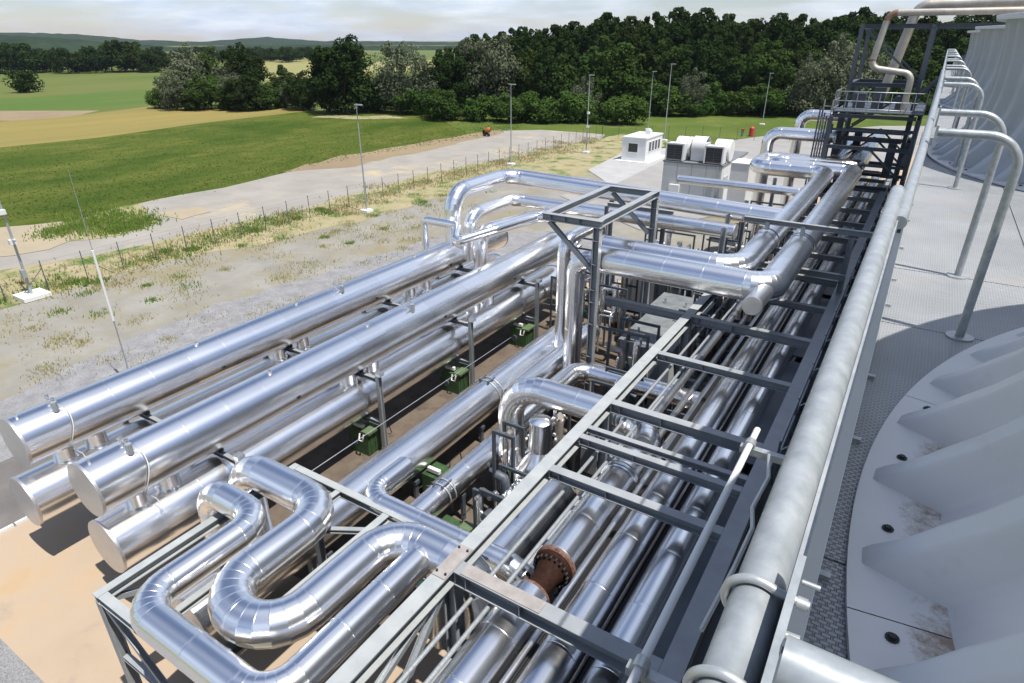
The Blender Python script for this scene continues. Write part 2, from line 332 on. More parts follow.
def gore_mesh(r, Rb, dl, n, m):
    k = ('g', round(r, 3), round(Rb, 3), round(dl, 4), n, m)
    if k not in _cache:
        b = MB(); e = min(.0025, r * .007); x = .14
        def strip(a0, r0, a1, r1):
            vs = []
            for a, rr in ((a0, r0), (a1, r1)):
                for i in range(n + 1):
                    t = 2 * math.pi * i / n; u = Rb + math.cos(t) * rr; vs.append((math.cos(a) * u, math.sin(t) * rr, math.sin(a) * u))
            b.add(vs, [(i + 1, i, n + 1 + i, n + 2 + i) for i in range(n)], True)
        h = dl / 2
        strip(-h, r, h - dl * x, r); strip(h - dl * x, r, h - dl * x * .6, r + e); strip(h - dl * x * .6, r + e, h - dl * x * .25, r + e); strip(h - dl * x * .25, r + e, h, r)
        _cache[k] = b.mesh('elbow_gore', m)
    return _cache[k]
def cap_mesh(r, n, m):
    k = ('c', round(r, 3), n, m)
    if k not in _cache:
        b = MB()
        b.lathe([(r + .014, -.07), (r + .014, .004)], n=n); b.lathe([(r + .014, .004), (r - .01, .012)], n=n); b.lathe([(r - .01, .012), (r * .55, .02), (0.001, .022)], n=n)
        _cache[k] = b.mesh('end_cap', m)
    return _cache[k]
def frame_z(d, spin=0.0, tilt=0.0):
    q = Vector(d).to_track_quat('Z', 'Y').to_matrix().to_4x4()
    return q @ Matrix.Rotation(spin, 4, 'Z') @ Matrix.Rotation(tilt, 4, 'X')
def pipe(name, label, pts, r, bend=None, sheet=1.5, n=28, m='alu', caps=(False, False), cat='pipe', gores=7, group=None, parent=None):
    pts = [Vector(p) for p in pts]; root = parent or thing(name, label, cat, (pts[0].x, pts[0].y, min(p.z for p in pts) - r), group)
    Rb = bend or r * 2.2
    segs = []; cur = pts[0]
    for i in range(1, len(pts)):
        if i < len(pts) - 1:
            d0 = (pts[i] - pts[i - 1]).normalized(); d1 = (pts[i + 1] - pts[i]).normalized(); th = d0.angle(d1); tl = Rb * math.tan(th / 2)
            a = pts[i] - d0 * tl; segs.append(('s', cur, a)); segs.append(('a', a, d0, d1, th)); cur = pts[i] + d1 * tl
        else: segs.append(('s', cur, pts[i]))
    for sg in segs:
        if sg[0] == 's':
            v = sg[2] - sg[1]; L = v.length
            if L < .03: continue
            k = max(1, round(L / sheet)); l = L / k; d = v / L
            for i in range(k):
                mw = Matrix.Translation(sg[1] + d * (l * i)) @ frame_z(d, random.uniform(0, 6.28), random.gauss(0, .0012))
                link('cladding_sheet', sheet_mesh(r, l, n, m), root, mw)
        else:
            _, a, d0, d1, th = sg; wv = d0.cross(d1).normalized(); inward = wv.cross(d0).normalized(); ctr = a + inward * Rb
            g = max(3, round(gores * th / (math.pi / 2))); dl = th / g
            for i in range(g):
                an = (i + .5) * dl; u = (-inward) * math.cos(an) + d0 * math.sin(an); t = inward * math.sin(an) + d0 * math.cos(an); y = t.cross(u)
                mw = Matrix(((u.x, y.x, t.x, ctr.x), (u.y, y.y, t.y, ctr.y), (u.z, y.z, t.z, ctr.z), (0, 0, 0, 1)))
                link('elbow_gore', gore_mesh(r, Rb, dl, n, m), root, mw)
    if caps[0]: link('end_cap', cap_mesh(r, n, 'cap_metal'), root, Matrix.Translation(pts[0]) @ frame_z(pts[0] - pts[1]))
    if caps[1]: link('end_cap', cap_mesh(r, n, 'cap_metal'), root, Matrix.Translation(pts[-1]) @ frame_z(pts[-1] - pts[-2]))
    return root

# ================================================================== THE SETTING
def sheet(name, pts, z, m, kind='structure'):
    b = MB(); b.add([(p[0], p[1], z) for p in pts], [tuple(range(len(pts)))])
    # keep the face pointing up
    a = sum(pts[i][0] * pts[(i + 1) % len(pts)][1] - pts[(i + 1) % len(pts)][0] * pts[i][1] for i in range(len(pts)))
    if a < 0: b.f = [list(reversed(f)) for f in b.f]
    return tag(b.build(name, m), kind=kind)
def gp(*px): return [tuple(G(x, y))[:2] for x, y in px]
def wob(pts, step=4.0, amp=.5, seed=1):
    """subdivide an outline and make it ragged"""
    rnd = random.Random(seed); out = []
    for i in range(len(pts)):
        a, b = Vector(pts[i]), Vector(pts[(i + 1) % len(pts)]); n = min(60, max(1, int((b - a).length / step)))
        for k in range(n):
            p = a.lerp(b, k / n); out.append((p.x + rnd.uniform(-amp, amp), p.y + rnd.uniform(-amp, amp)))
    return out
sheet('ground', [(-7000, -1500), (5000, -1500), (5000, 9000), (-7000, 9000)], -.16, 'far_field')
sheet('far_meadow', gp((-500, 58), (180, 57), (470, 60), (470, 118), (150, 118), (-500, 122)), -.14, 'pale_meadow')
sheet('stubble_field', gp((262, 60), (330, 58), (330, 78), (262, 80)), -.12, 'straw_field')
sheet('stubble_strip', gp((380, 60), (450, 60), (450, 70), (360, 72)), -.12, 'straw_field')
sheet('bare_field', gp((-400, 112), (100, 110), (60, 119), (-400, 130)), -.10, 'bare_soil')
sheet('wheat_field', gp((-400, 128), (0, 121), (60, 117), (150, 106), (310, 108), (295, 114), (200, 124), (100, 137), (0, 147), (-400, 200)), -.08, 'wheat')
sheet('meadow', gp((-400, 195), (0, 147), (100, 137), (200, 123), (296, 112), (380, 110), (560, 115), (560, 128), (500, 136), (330, 175), (200, 195), (100, 216), (0, 235), (-400, 330)), -.06, 'meadow')
sheet('woodland_clearing', gp((420, 108), (930, 100), (930, 145), (600, 148), (480, 140)), -.05, 'meadow_right')
sheet('gravel_lot', wob(gp((0, 228), (70, 222), (100, 212), (150, 202), (250, 180), (330, 162), (420, 148), (500, 131), (540, 129), (605, 134), (600, 140), (420, 186), (290, 222), (180, 246), (0, 290), (-300, 360), (-300, 300)), 4, .7, 3), -.04, 'lot')
sheet('sandy_verge', wob(gp((-120, 290), (20, 268), (180, 236), (290, 212), (420, 174), (620, 134), (670, 140), (640, 164), (580, 176), (520, 180), (430, 200), (300, 236), (170, 262), (0, 306), (-120, 330)), 3, .6, 4), -.025, 'verge')
sheet('yard', [(-45.6, -25), (40, -25), (40, 86), (-24, 86), (-45.6, 60)], -.033, 'yard')
sheet('weedy_bank', wob(gp((70, 222), (110, 208), (140, 204), (156, 222), (120, 236), (60, 240)), 2, .5, 5), -.018, 'verge')
sheet('soil_margin', wob(gp((285, 172), (330, 158), (400, 146), (470, 134), (505, 128), (500, 134), (420, 152), (340, 168)), 2.5, .7, 9), -.033, 'bare_soil')
sheet('soil_heaps', wob(gp((310, 117), (325, 115), (400, 116), (405, 118), (350, 119)), 3, 1.2, 10), -.05, 'verge')
sheet('sand_patch', wob(gp((-60, 235), (60, 222), (80, 234), (50, 250), (-60, 262)), 2, .5, 6), -.012, 'sandy')
sheet('sand_spill', wob(gp((160, 212), (200, 206), (214, 212), (180, 220)), 1.5, .4, 7), -.010, 'sandy')
sheet('gravel_strip', wob([(-34.5, -8)] + gp((-80, 440), (0, 403), (130, 339), (221, 303), (300, 280), (400, 248), (440, 236)) + [(-24, 46), (-12, 46), (-12, -8)], 1.5, .3, 8), -.005, 'gravel')
sheet('asphalt_lane', [(-26.9, -8), (-22.52, -8), (-22.52, 34), (-26.9, 34)], .004, 'asphalt')
sheet('concrete_pad', [(-22.4, 2.6), (20, 2.6), (20, 135), (-7, 135), (-9, 40), (-22.4, 34)], .008, 'concrete')
sheet('stained_shade_floor', wob([(-17.8, 9.2), (-15.3, 8.2), (-9.3, 8.2), (-6.2, 10), (-6.0, 33), (-17.8, 33)], 1.5, .25, 12), .014, 'stained_shade')  # dark sheet standing in for shade on the floor between vessels and bridge
sheet('service_road', gp((560, 196), (640, 168), (690, 150), (735, 140), (780, 134), (880, 126), (960, 126), (930, 150), (800, 200), (640, 230)), .016, 'road')
sheet('paved_apron', gp((588, 170), (628, 150), (668, 148), (664, 160), (612, 186)), .022, 'paving')
kb = MB().box((0, 0, .06), (.1, .46, .12)).mesh('kerb_stone', 'kerb')
kr = tag(bpy.data.objects.new('kerb', None), kind='structure'); col.objects.link(kr); kr.location = (-22.46, 3, 0)
for i in range(34): link('kerb_stone', kb, kr, Matrix.Translation((-22.46, 3 + i * .52, 0)))

# far ridges with woods on them
def ridge(name, dist, prof, depth, m, seed):
    rnd = random.Random(seed); b = MB(); vs = []; n = 0
    for i in range(len(prof) - 1):
        (x0, y0), (x1, y1) = prof[i], prof[i + 1]; st = max(1, int(abs(x1 - x0) / 6))
        for k in range(st):
            t = k / st; px = x0 + (x1 - x0) * t; py = y0 + (y1 - y0) * t + rnd.uniform(-.5, .3)
            d = ray(px, py); hd = math.hypot(d.x, d.y); u = Vector((d.x / hd, d.y / hd, 0)); zt = H + dist * d.z / hd
            vs += [tuple(u * (dist - depth)) [:2] + (-1,), tuple(u * (dist - depth * .35))[:2] + (max(1, zt * .7 + rnd.uniform(-1, 1)),), tuple(u * dist)[:2] + (max(1.5, zt),), tuple(u * (dist + depth))[:2] + (-2,)]; n += 1
    b.add(vs, [(i * 4 + k, (i + 1) * 4 + k, (i + 1) * 4 + k + 1, i * 4 + k + 1) for i in range(n - 1) for k in range(3)], True)
    return tag(b.build(name, m), kind='structure')
ridge('wooded_hills', 2600, [(-300, 28.0), (-60, 32.0), (0, 33.0), (40, 33.0), (90, 35.0), (140, 40.0), (200, 42.0), (240, 39.0), (268, 37.0), (290, 39.0), (320, 41.0), (450, 42.0), (700, 42.0), (1200, 40.0)], 500, 'hill_wood', 2)
ridge('tree_belt', 1150, [(-300, 35.0), (0, 35.0), (60, 38.0), (110, 43.0), (180, 47.0), (260, 45.0), (330, 45.0), (380, 46.0), (460, 46.0), (700, 45.0), (1200, 44.0)], 60, 'hill_wood', 3)

# ================================================================== TREES
def crown_mesh(seed, m, n_blob=26, leaves=170, rx=.30, zc=.56, rz=.42, br=(.08, .15), leaf=.026, wisp=0.0):
    rnd = random.Random(seed); b = MB(); vs = []; fs = []
    for k in range(n_blob):
        while True:
            p = Vector((rnd.uniform(-1, 1), rnd.uniform(-1, 1), rnd.uniform(-1, 1)))
            if p.length < 1: break
        p = p * (.6 + .4 * p.length); q = Vector((p.x * rx, p.y * rx, zc + p.z * rz)); r0 = rnd.uniform(*br) * (1.15 - .5 * max(0, p.z))
        for _ in range(leaves):
            d = Vector((rnd.gauss(0, 1), rnd.gauss(0, 1), rnd.gauss(0, 1) + .25)).normalized(); rr = r0 * rnd.uniform(.72, 1.08) * (1 + wisp * rnd.random() ** 3)
            c = q + Vector((d.x * rr, d.y * rr, d.z * rr * .85 + wisp * .4 * r0 * rnd.random()))
            if c.z < .02: continue
            nrm = (d + Vector((rnd.gauss(0, .5), rnd.gauss(0, .5), rnd.gauss(0, .5) + .3))).normalized(); a = nrm.orthogonal().normalized(); a.rotate(Matrix.Rotation(rnd.uniform(0, 6.28), 3, nrm)); e = nrm.cross(a)
            s1, s2 = leaf * rnd.uniform(.6, 1.3), leaf * rnd.uniform(.45, .9); o = len(vs)
            vs += [c + a * s1, c + e * s2, c - a * s1, c - e * s2]; fs.append((o, o + 1, o + 2, o + 3))
    b.add(vs, fs); return b.mesh('crown', m)
def trunk_mesh(seed, base=.03):
    rnd = random.Random(seed + 99); b = MB()
    b.tube([(0, 0, -.01), (rnd.uniform(-.01, .01), 0, .2), (rnd.uniform(-.02, .02), rnd.uniform(-.02, .02), .55)], base * .6, 7)
    for k in range(5):
        a = rnd.uniform(0, 6.28); z = rnd.uniform(.18, .45); b.cyl((0, 0, z), (math.cos(a) * .2, math.sin(a) * .2, z + rnd.uniform(.15, .3)), base * .35, 6, base * .12)
    return b.mesh('trunk', 'bark')
VAR = {}
def variant(kind, i):
    k = (kind, i)
    if k not in VAR:
        s = hash(kind) % 1 + i * 17 + {'dark': 1, 'mid': 2, 'pale': 3, 'shrub': 4, 'tall': 5, 'small': 6}[kind] * 100
        if kind == 'dark': c = crown_mesh(s, 'leaf_dark', 90, 110, .39, .47, .46, (.07, .12), .02)
        elif kind == 'tall': c = crown_mesh(s, 'leaf_dark', 80, 90, .29, .49, .47, (.055, .1), .019)
        elif kind == 'mid': c = crown_mesh(s, 'leaf_mid', 46, 140, .35, .46, .45, (.08, .14), .021)
        elif kind == 'pale': c = crown_mesh(s, 'leaf_pale', 56, 100, .38, .48, .47, (.06, .13), .019, .6)
        elif kind == 'shrub': c = crown_mesh(s, 'leaf_shrub', 26, 150, .5, .42, .40, (.12, .22), .035, .25)
        else: c = crown_mesh(s, 'leaf_dark', 34, 90, .46, .42, .42, (.13, .2), .036)
        VAR[k] = (c, trunk_mesh(s))
    return VAR[k]
def tree(name, label, kind, i, x, y, h, wid, group, cat='tree'):
    c, t = variant(kind, i % 4)
    o = bpy.data.objects.new(name, None); col.objects.link(o); o.location = (x, y, -.12); o.rotation_euler.z = random.uniform(0, 6.28); o.scale = (wid, wid, h * 1.1)
    tag(o, label, cat, group)
    for nm, me in (('trunk', t), ('crown', c)):
        q = bpy.data.objects.new(nm, me); col.objects.link(q); q.parent = o
    return o
def at(px, base, top, back=0.0):
    """ground point below pixel (px, base), pushed back metres along the view, and the height that reaches pixel row top"""
    g = G(px, base); u = Vector((g.x, g.y, 0)).normalized(); g = g + u * back; d = ray(px, top); hd = math.hypot(d.x, d.y); z = H + math.hypot(g.x, g.y) * d.z / hd
    return g.x, g.y, max(1.2, z), math.hypot(g.x, g.y)
def interp(tab, x):
    for (a, b), (c, d) in zip(tab, tab[1:]):
        if a <= x <= c: return b + (d - b) * (x - a) / (c - a)
    return tab[0][1] if x < tab[0][0] else tab[-1][1]
SKY = [(400, 60), (440, 48), (470, 40), (490, 34), (520, 27), (545, 27), (565, 20), (590, 16), (630, 17), (655, 14), (678, 10), (705, 15), (730, 17), (760, 15), (800, 15), (845, 11), (890, 16), (960, 14), (1100, 12)]
BASE = [(400, 112), (500, 114), (600, 116), (640, 113), (700, 112), (800, 112), (900, 110)]
ZONES = [(490, 'beside the hedge corner'), (530, 'behind the lot-end lamp post'), (610, 'behind the camera lamp post'), (662, 'behind the white cabin'), (735, 'behind the louvred hoods'), (790, 'behind the red cabinet'), (850, 'behind the side pipes'), (1200, 'behind the access tower')]
def zone(px): return next(z for lim, z in ZONES if px < lim)
rnd = random.Random(21); k = 0
WOOD = 'trees of the dense wood'
for px in range(455, 1000, 12):                       # back rows reach the skyline
    for row, bk in ((0, 34), (1, 20)):
        p = px + rnd.uniform(-5, 5); x, y, h, d = at(p, interp(BASE, p), interp(SKY, p) + (0 if row == 0 else 10) + rnd.uniform(-2, 7), bk + rnd.uniform(-4, 4))
        tree('forest_tree', ('tall dark tree on the skyline of the wood ' if row == 0 else 'dark tree in the middle of the wood ') + zone(p), 'tall', k, x, y, h, h * rnd.uniform(.85, 1.1), WOOD + (' skyline ' if row == 0 else ' middle ') + zone(p)); k += 1
for px in range(440, 960, 15):                       # front of the wood, lower and greener
    p = px + rnd.uniform(-6, 6); x, y, h, d = at(p, interp(BASE, p) + 1, interp(SKY, p) + rnd.uniform(22, 45), rnd.uniform(2, 9))
    kd = 'mid' if rnd.random() < .6 else 'tall'
    tree('edge_tree', ('medium green leafy tree at the wood edge ' if kd == 'mid' else 'lower dark green tree at the wood edge ') + zone(p), kd, k, x, y, h, h * rnd.uniform(.95, 1.3), ('green trees at the wood edge ' if kd == 'mid' else 'dark trees at the wood edge ') + zone(p)); k += 1
for px, base, top, wd in [(478, 112, 40, .8), (500, 113, 38, .9), (830, 116, 34, .9), (800, 117, 60, .9), (815, 117, 70, 1.0), (585, 118, 78, .9), (690, 116, 68, .8), (860, 116, 50, .9)]:
    x, y, h, d = at(px, base, top); tree('willow_tree', 'pale silvery willow standing before the dark wood, ' + zone(px), 'pale', k, x, y, h, h * wd, 'silvery willows before the wood ' + zone(px)); k += 1
for px in list(range(432, 640, 13)) + list(range(655, 930, 17)):    # shrubs at the foot
    p = px + rnd.uniform(-5, 5); b0 = interp([(430, 118), (520, 123), (630, 124), (650, 116), (930, 113)], p) + rnd.uniform(-2, 1)
    x, y, h, d = at(p, b0, b0 - rnd.uniform(12, 36)); tree('shrub', 'bright green shrub at the foot of the wood ' + zone(p), 'shrub', k, x, y, h, h * rnd.uniform(1.0, 1.5), 'shrubs along the wood ' + zone(p), 'shrub'); k += 1
hedge = [  # px, base, top, width/height, kind, label
    (346, 113, 34, 1.08, 'dark', 'big dark round-headed tree standing alone above the field edge', 'tree'),
    (330, 112, 62, 1.0, 'dark', 'smaller dark tree leaning against the big round-headed tree', 'tree'),
    (196, 106, 50, 1.15, 'pale', 'wide silvery willow at the corner of the wheat field', 'tree'),
    (232, 105, 66, 1.2, 'pale', 'low silvery willow beside the wide one by the wheat', 'tree'),
    (250, 104, 42, .9, 'dark', 'dark upright tree rising behind the silvery willows', 'tree'),
    (216, 100, 47, 1.0, 'mid', 'green tree top showing behind the wide silvery willow', 'tree'),
    (172, 107, 84, 1.6, 'small', 'dark dense bush below the wide silvery willow', 'bush'),
    (285, 106, 66, 1.1, 'mid', 'green tree between the willows and the big round tree', 'tree'),
    (303, 108, 76, 1.3, 'pale', 'greyish low willow beside the big round tree', 'tree'),
    (268, 108, 84, 1.5, 'shrub', 'green bush on the wheat edge below the hedge trees', 'bush'),
    (240, 108, 88, 1.6, 'shrub', 'low green bush beneath the low silvery willow', 'bush'),
    (402, 113, 44, .95, 'pale', 'grey half-bare tree right beside the big round tree', 'tree'),
    (425, 113, 58, .95, 'pale', 'brownish thin-leaved tree near the grey half-bare tree', 'tree'),
    (385, 112, 72, 1.1, 'mid', 'bushy green tree before the grey half-bare tree', 'tree'),
    (415, 114, 84, 1.4, 'shrub', 'broad green shrub below the brownish thin-leaved tree', 'shrub'),
    (440, 112, 52, .9, 'mid', 'green tree linking the hedge to the dense wood', 'tree'),
    (462, 112, 46, .9, 'dark', 'dark tree at the near corner of the dense wood', 'tree'),
    (27, 92, 67, 1.25, 'small', 'single dark round bush alone in the pale meadow', 'bush')]
for i_, px in enumerate(list(range(158, 316, 11)) + list(range(362, 446, 10))):
    lb_ = 'leafy bush closing the hedge between the willows and the round tree' if px < 330 else 'leafy bush closing the hedge between the round tree and the wood'
    x, y, h, d = at(px + rnd.uniform(-3, 3), 109.5 + rnd.uniform(-2, 1), rnd.uniform(70, 92) if px < 330 else rnd.uniform(66, 92)); tree('hedge_bush', lb_, ('shrub', 'mid', 'pale', 'dark', 'mid')[i_ % 5], k, x, y, h, h * rnd.uniform(1.0, 1.35), 'hedge bushes by the willows' if px < 330 else 'hedge bushes by the wood', 'bush'); k += 1
for px, base, top, wd, kd, lb, ct in hedge:
    x, y, h, d = at(px, base, top); tree('bush' if ct != 'tree' else 'hedge_tree', lb, kd, k, x, y, h, h * wd, None, ct); k += 1
for px in range(-20, 175, 9):
    p = px + rnd.uniform(-3, 3); x, y, h, d = at(p, 73, interp([(-20, 36), (20, 40), (60, 46), (95, 44), (125, 37), (150, 44), (175, 56)], p) + rnd.uniform(-1, 4), rnd.uniform(-12, 30))
    tree('copse_tree', 'dark tree of the copse behind the pale meadow', 'small' if k % 3 else 'mid', k, x, y, h, h * rnd.uniform(.9, 1.3), 'trees of the far copse'); k += 1
for px in list(range(150, 320, 12)) + list(range(255, 330, 9)):
    p = px + rnd.uniform(-4, 4); x, y, h, d = at(p, rnd.uniform(56, 63), rnd.uniform(44, 50))
    tree('distant_tree', 'small hazy tree in the far fields behind the hedge', 'small', k, x, y, h, h * rnd.uniform(1.0, 1.6), 'small far trees'); k += 1

# ================================================================== GRASS (uncountable)
def grass(name, m, spots, n, hgt, seed, lab, wdt=.05):
    rnd = random.Random(seed); vs = []; fs = []
    for _ in range(n):
        x, y, rad = rnd.choice(spots); px = x + rnd.gauss(0, rad); py = y + rnd.gauss(0, rad); h = hgt * rnd.uniform(.4, 1.2); a = rnd.uniform(0, 6.28); o = len(vs)
        dx, dy = math.cos(a) * wdt * rnd.uniform(.6, 1.5), math.sin(a) * wdt * rnd.uniform(.6, 1.5); lx, ly = rnd.gauss(0, .3) * h, rnd.gauss(0, .3) * h
        vs += [(px - dx, py - dy, -.03), (px + dx, py + dy, -.03), (px + lx, py + ly, h)]; fs.append((o, o + 1, o + 2))
    b = MB(); b.add(vs, fs); return tag(b.build(name, m), lab, 'grass', kind='stuff')
rnd = random.Random(5)
fs_ = [(-46.2 + rnd.gauss(0, .9), y + rnd.uniform(-1, 1), rnd.uniform(.3, 1.0)) for y in range(6, 44, 1) if rnd.random() < .4]
grass('weeds', 'grass_green', fs_, 3200, .26, 1, 'green weeds growing along the fence line')
fd_ = [(-46.0 + rnd.gauss(0, 1.5), y + rnd.uniform(-1, 1), rnd.uniform(.5, 1.4)) for y in range(6, 98, 1)]
grass('dry_grass', 'grass_dry', fd_, 8500, .26, 2, 'dry straw coloured grass along the fence')
bk = [(G(px, py).x, G(px, py).y, rr) for px, py, rr in [(80, 226, 1.2), (100, 222, 1.5), (120, 218, 1.4), (140, 222, 1.0), (110, 230, 1.0), (60, 232, 1.0), (128, 228, .9), (95, 214, 1.5)]]
grass('bank_grass', 'grass_green', bk, 5000, .3, 3, 'tall green grass on the earth bank by the lot', .06)
mt_ = []
for _ in range(5000):
    px = rnd.uniform(-60, 520); lo = interp([(-60, 152), (0, 148), (100, 138), (200, 124), (296, 114), (520, 118)], px); hi = interp([(-60, 232), (0, 222), (100, 208), (200, 190), (330, 162), (500, 132), (520, 128)], px); q_ = G(px, lo + (hi - lo) * rnd.random() ** .8); mt_.append((q_.x, q_.y, .9))
grass('meadow_tufts', 'meadow_blade', mt_, 9000, .1, 14, 'uneven tufted grass of the green meadow', .09)
td = [(rnd.uniform(-43, -29), rnd.uniform(9, 50), rnd.uniform(.25, .9)) for _ in range(70)]
grass('yard_tufts', 'grass_dry', td, 6000, .18, 6, 'thin dry grass tufts on the dusty yard', .03)
tg = [(rnd.uniform(-44, -36), rnd.uniform(14, 60), rnd.uniform(.15, .5)) for _ in range(26)]
grass('yard_weeds', 'grass_green', tg, 2200, .2, 7, 'small green weeds scattered on the dusty yard', .03)

# ================================================================== FENCE, LAMPS, MAST
fn = thing('wire_fence', 'long wire fence on thin dark green posts along the dusty yard', 'fence', (-45.3, 6.5, 0))
pm = MB().cyl((0, 0, -.05), (0, 0, 2.0), .03, 8).mesh('post', 'steel_dark')
for i in range(40): link('post', pm, fn, Matrix.Translation((-45.3, 6.5 + 2.4 * i, 0)))
for z in (.15, .65, 1.15, 1.65, 1.9): MB().tube([(-45.3, 6.5, z), (-45.3, 6.5 + 2.4 * 39, z)], .004, 4).build('wire', 'steel_dark', fn)
for y in (16.1, 18.5, 45.0, 47.4):
    s = 1 if y in (16.1, 45.0) else -1
    MB().cyl((-45.3, y - s * 1.6, .02), (-45.3, y, 1.5), .022, 6).build('brace', 'steel_dark', fn)
f2 = thing('mesh_fence', 'dark mesh fence closing the yard before the wood', 'fence', (-45.3, 100.1, 0))
for i in range(26): link('post', pm, f2, Matrix.Translation((-45.3 + 2.5 * i, 100.2 + .95 * i, 0)))
for z in (.3, 1.0, 1.8): MB().tube([(-45.3, 100.2, z), (-45.3 + 62.5, 100.2 + .95 * 25, z)], .008, 4).build('wire', 'steel_dark', f2)

def lamp(label, px, py, h=9.4, cctv=False, plinth=.5):
    g = G(px, py); t = thing('lamp_post', label, 'street lamp', (g.x, g.y, 0), None)
    MB().cyl(g, g + Vector((0, 0, h * .5)), .085, 12, .065).cyl(g + Vector((0, 0, h * .5)), g + Vector((0, 0, h)), .06, 12, .045).build('pole', 'galv', t)
    MB().box(g + Vector((0, 0, .12)), (plinth * 1.7, plinth * 1.7, .24)).build('plinth', 'kerb', t)
    MB().box(g + Vector((.25, 0, h + .03)), (.75, .3, .09)).build('lamp_head', 'galv', t)
    MB().cyl(g + Vector((0, 0, h - .25)), g + Vector((.06, 0, h + .03)), .05, 8).build('bracket', 'galv', t)
    if cctv:
        for z in (3.6, 5.4): MB().box(g + Vector((.12, -.1, z)), (.3, .34, .28)).build('camera_housing', 'white_paint', t)
        MB().box(g + Vector((.16, -.12, 1.6)), (.3, .25, .5)).build('control_box', 'galv', t)
        MB().box(g + Vector((.35, -.1, 3.72)), (.5, .1, .08)).build('bracket_arm', 'galv', t)
    return t
lamp('galvanised lamp post with camera boxes on its shaft, inside the fence', 33, 297, 9.4, True, .9)
lamp('slim lamp post on a square concrete block beside the fence', 367, 212)
lamp('slim lamp post at the fence before the gravel lot end', 511, 165, 9.6)
lamp('lamp post with camera box where the fence meets the meadow', 586, 153, 10.2, True)
lamp('thin lamp post behind the white cabin before the dark wood', 648, 130, 9.6)
lamp('taller lamp post beside the cylindrical intake hoods', 664, 141, 11.2)
lamp('lamp post standing alone beyond the curved service road', 762, 125, 9.0)

g = Vector((-28.2, 12.0, 0)); ms = thing('lightning_mast', 'thin white lightning mast standing in the grey gravel strip', 'mast', g)
MB().cyl(g, g + Vector((0, 0, 3.4)), .03, 8).build('lower_tube', 'galv', ms)
MB().cyl(g + Vector((0, 0, 3.4)), g + Vector((0, 0, 6.6)), .055, 8).build('white_tube', 'conduit', ms)
MB().cyl(g + Vector((0, 0, 6.6)), g + Vector((0, 0, 9.9)), .016, 6, .008).build('rod', 'galv', ms)
MB().box(g + Vector((0, 0, .08)), (.5, .5, .16)).build('foot', 'kerb', ms)

# ================================================================== CABIN, ELECTRICAL BUILDING, SMALL THINGS FAR OUT
cb = thing('site_cabin', 'small white site cabin with dark windows beside the road', 'cabin', (-32, 84, 0))
cx0, cx1, cy0, cy1, cz = -33.5, -30.2, 80.6, 86.6, 2.8
MB().box(((cx0 + cx1) / 2, (cy0 + cy1) / 2, cz / 2 + .12), (cx1 - cx0, cy1 - cy0, cz)).build('wall', 'white_paint', cb)
MB().box(((cx0 + cx1) / 2, (cy0 + cy1) / 2, cz + .2), (cx1 - cx0 + .16, cy1 - cy0 + .16, .16)).build('roof', 'white_paint', cb)
MB().box(((cx0 + cx1) / 2, (cy0 + cy1) / 2, .03), (cx1 - cx0 + 1.4, cy1 - cy0 + 1.4, .12)).build('slab', 'kerb', cb)
MB().box((-31.4, 84.4, cz + .55), (.7, .7, .55)).build('roof_vent', 'white_paint', cb)
def win(p, d, root):
    wn_ = MB().box(p, d).build('window', 'glass', root)
    dx, dy, dz = d; e = .06
    fr = MB()
    for sz in (-1, 1): fr.box((p[0], p[1], p[2] + sz * (dz / 2 + e / 2)), (dx + (2 * e if dx > dy else .03), dy + (2 * e if dy >= dx else .03), e))
    for sx in (-1, 1):
        if dx > dy: fr.box((p[0] + sx * (dx / 2 + e / 2), p[1], p[2]), (e, dy + .03, dz))
        else: fr.box((p[0], p[1] + sx * (dy / 2 + e / 2), p[2]), (dx + .03, e, dz))
    fr.build('frame', 'kerb', wn_)
win(((cx0 + cx1) / 2 - .1, cy0 - .01, 1.75), (1.3, .06, 1.1), cb)
for y in (82.0, 83.1, 84.2, 85.3): win((cx1 + .01, y, 1.85), (.06, .75, 1.2), cb)
eb = thing('electrical_building', 'flat-roofed equipment building with shade-grey front under the louvred hoods', 'building', (-17.7, 64, 0))
MB().box((-17.75, 64.6, 2.0), (5.6, 9.2, 4.0)).build('wall', 'white_paint', eb)
for k_ in range(4): MB().box((-17.75 + (k_ - 1.5) * 1.38, 59.96, 2.02), (1.34, .07, 3.9)).build('shaded_front', 'panel_grey', eb)  # shade on the building's front is put into these grey panels
MB().box((-17.75, 64.6, 4.06), (5.75, 9.4, .13)).build('roof', 'grey_roof', eb)
MB().box((-14.92, 64.5, 1.3), (.08, 1.2, 2.2)).build('door', 'panel_grey', eb)
for y in (61.6, 67): MB().box((-14.92, y, 2.5), (.08, 1.4, .9)).build('louvre', 'panel_grey', eb)
MB().box((-19.2, 59.8, 1.2), (1.0, .4, 1.6)).build('meter_box', 'white_paint', eb); MB().cyl((-15.3, 59.8, 0), (-15.3, 59.8, 4.0), .06, 8).build('downpipe', 'galv', eb)
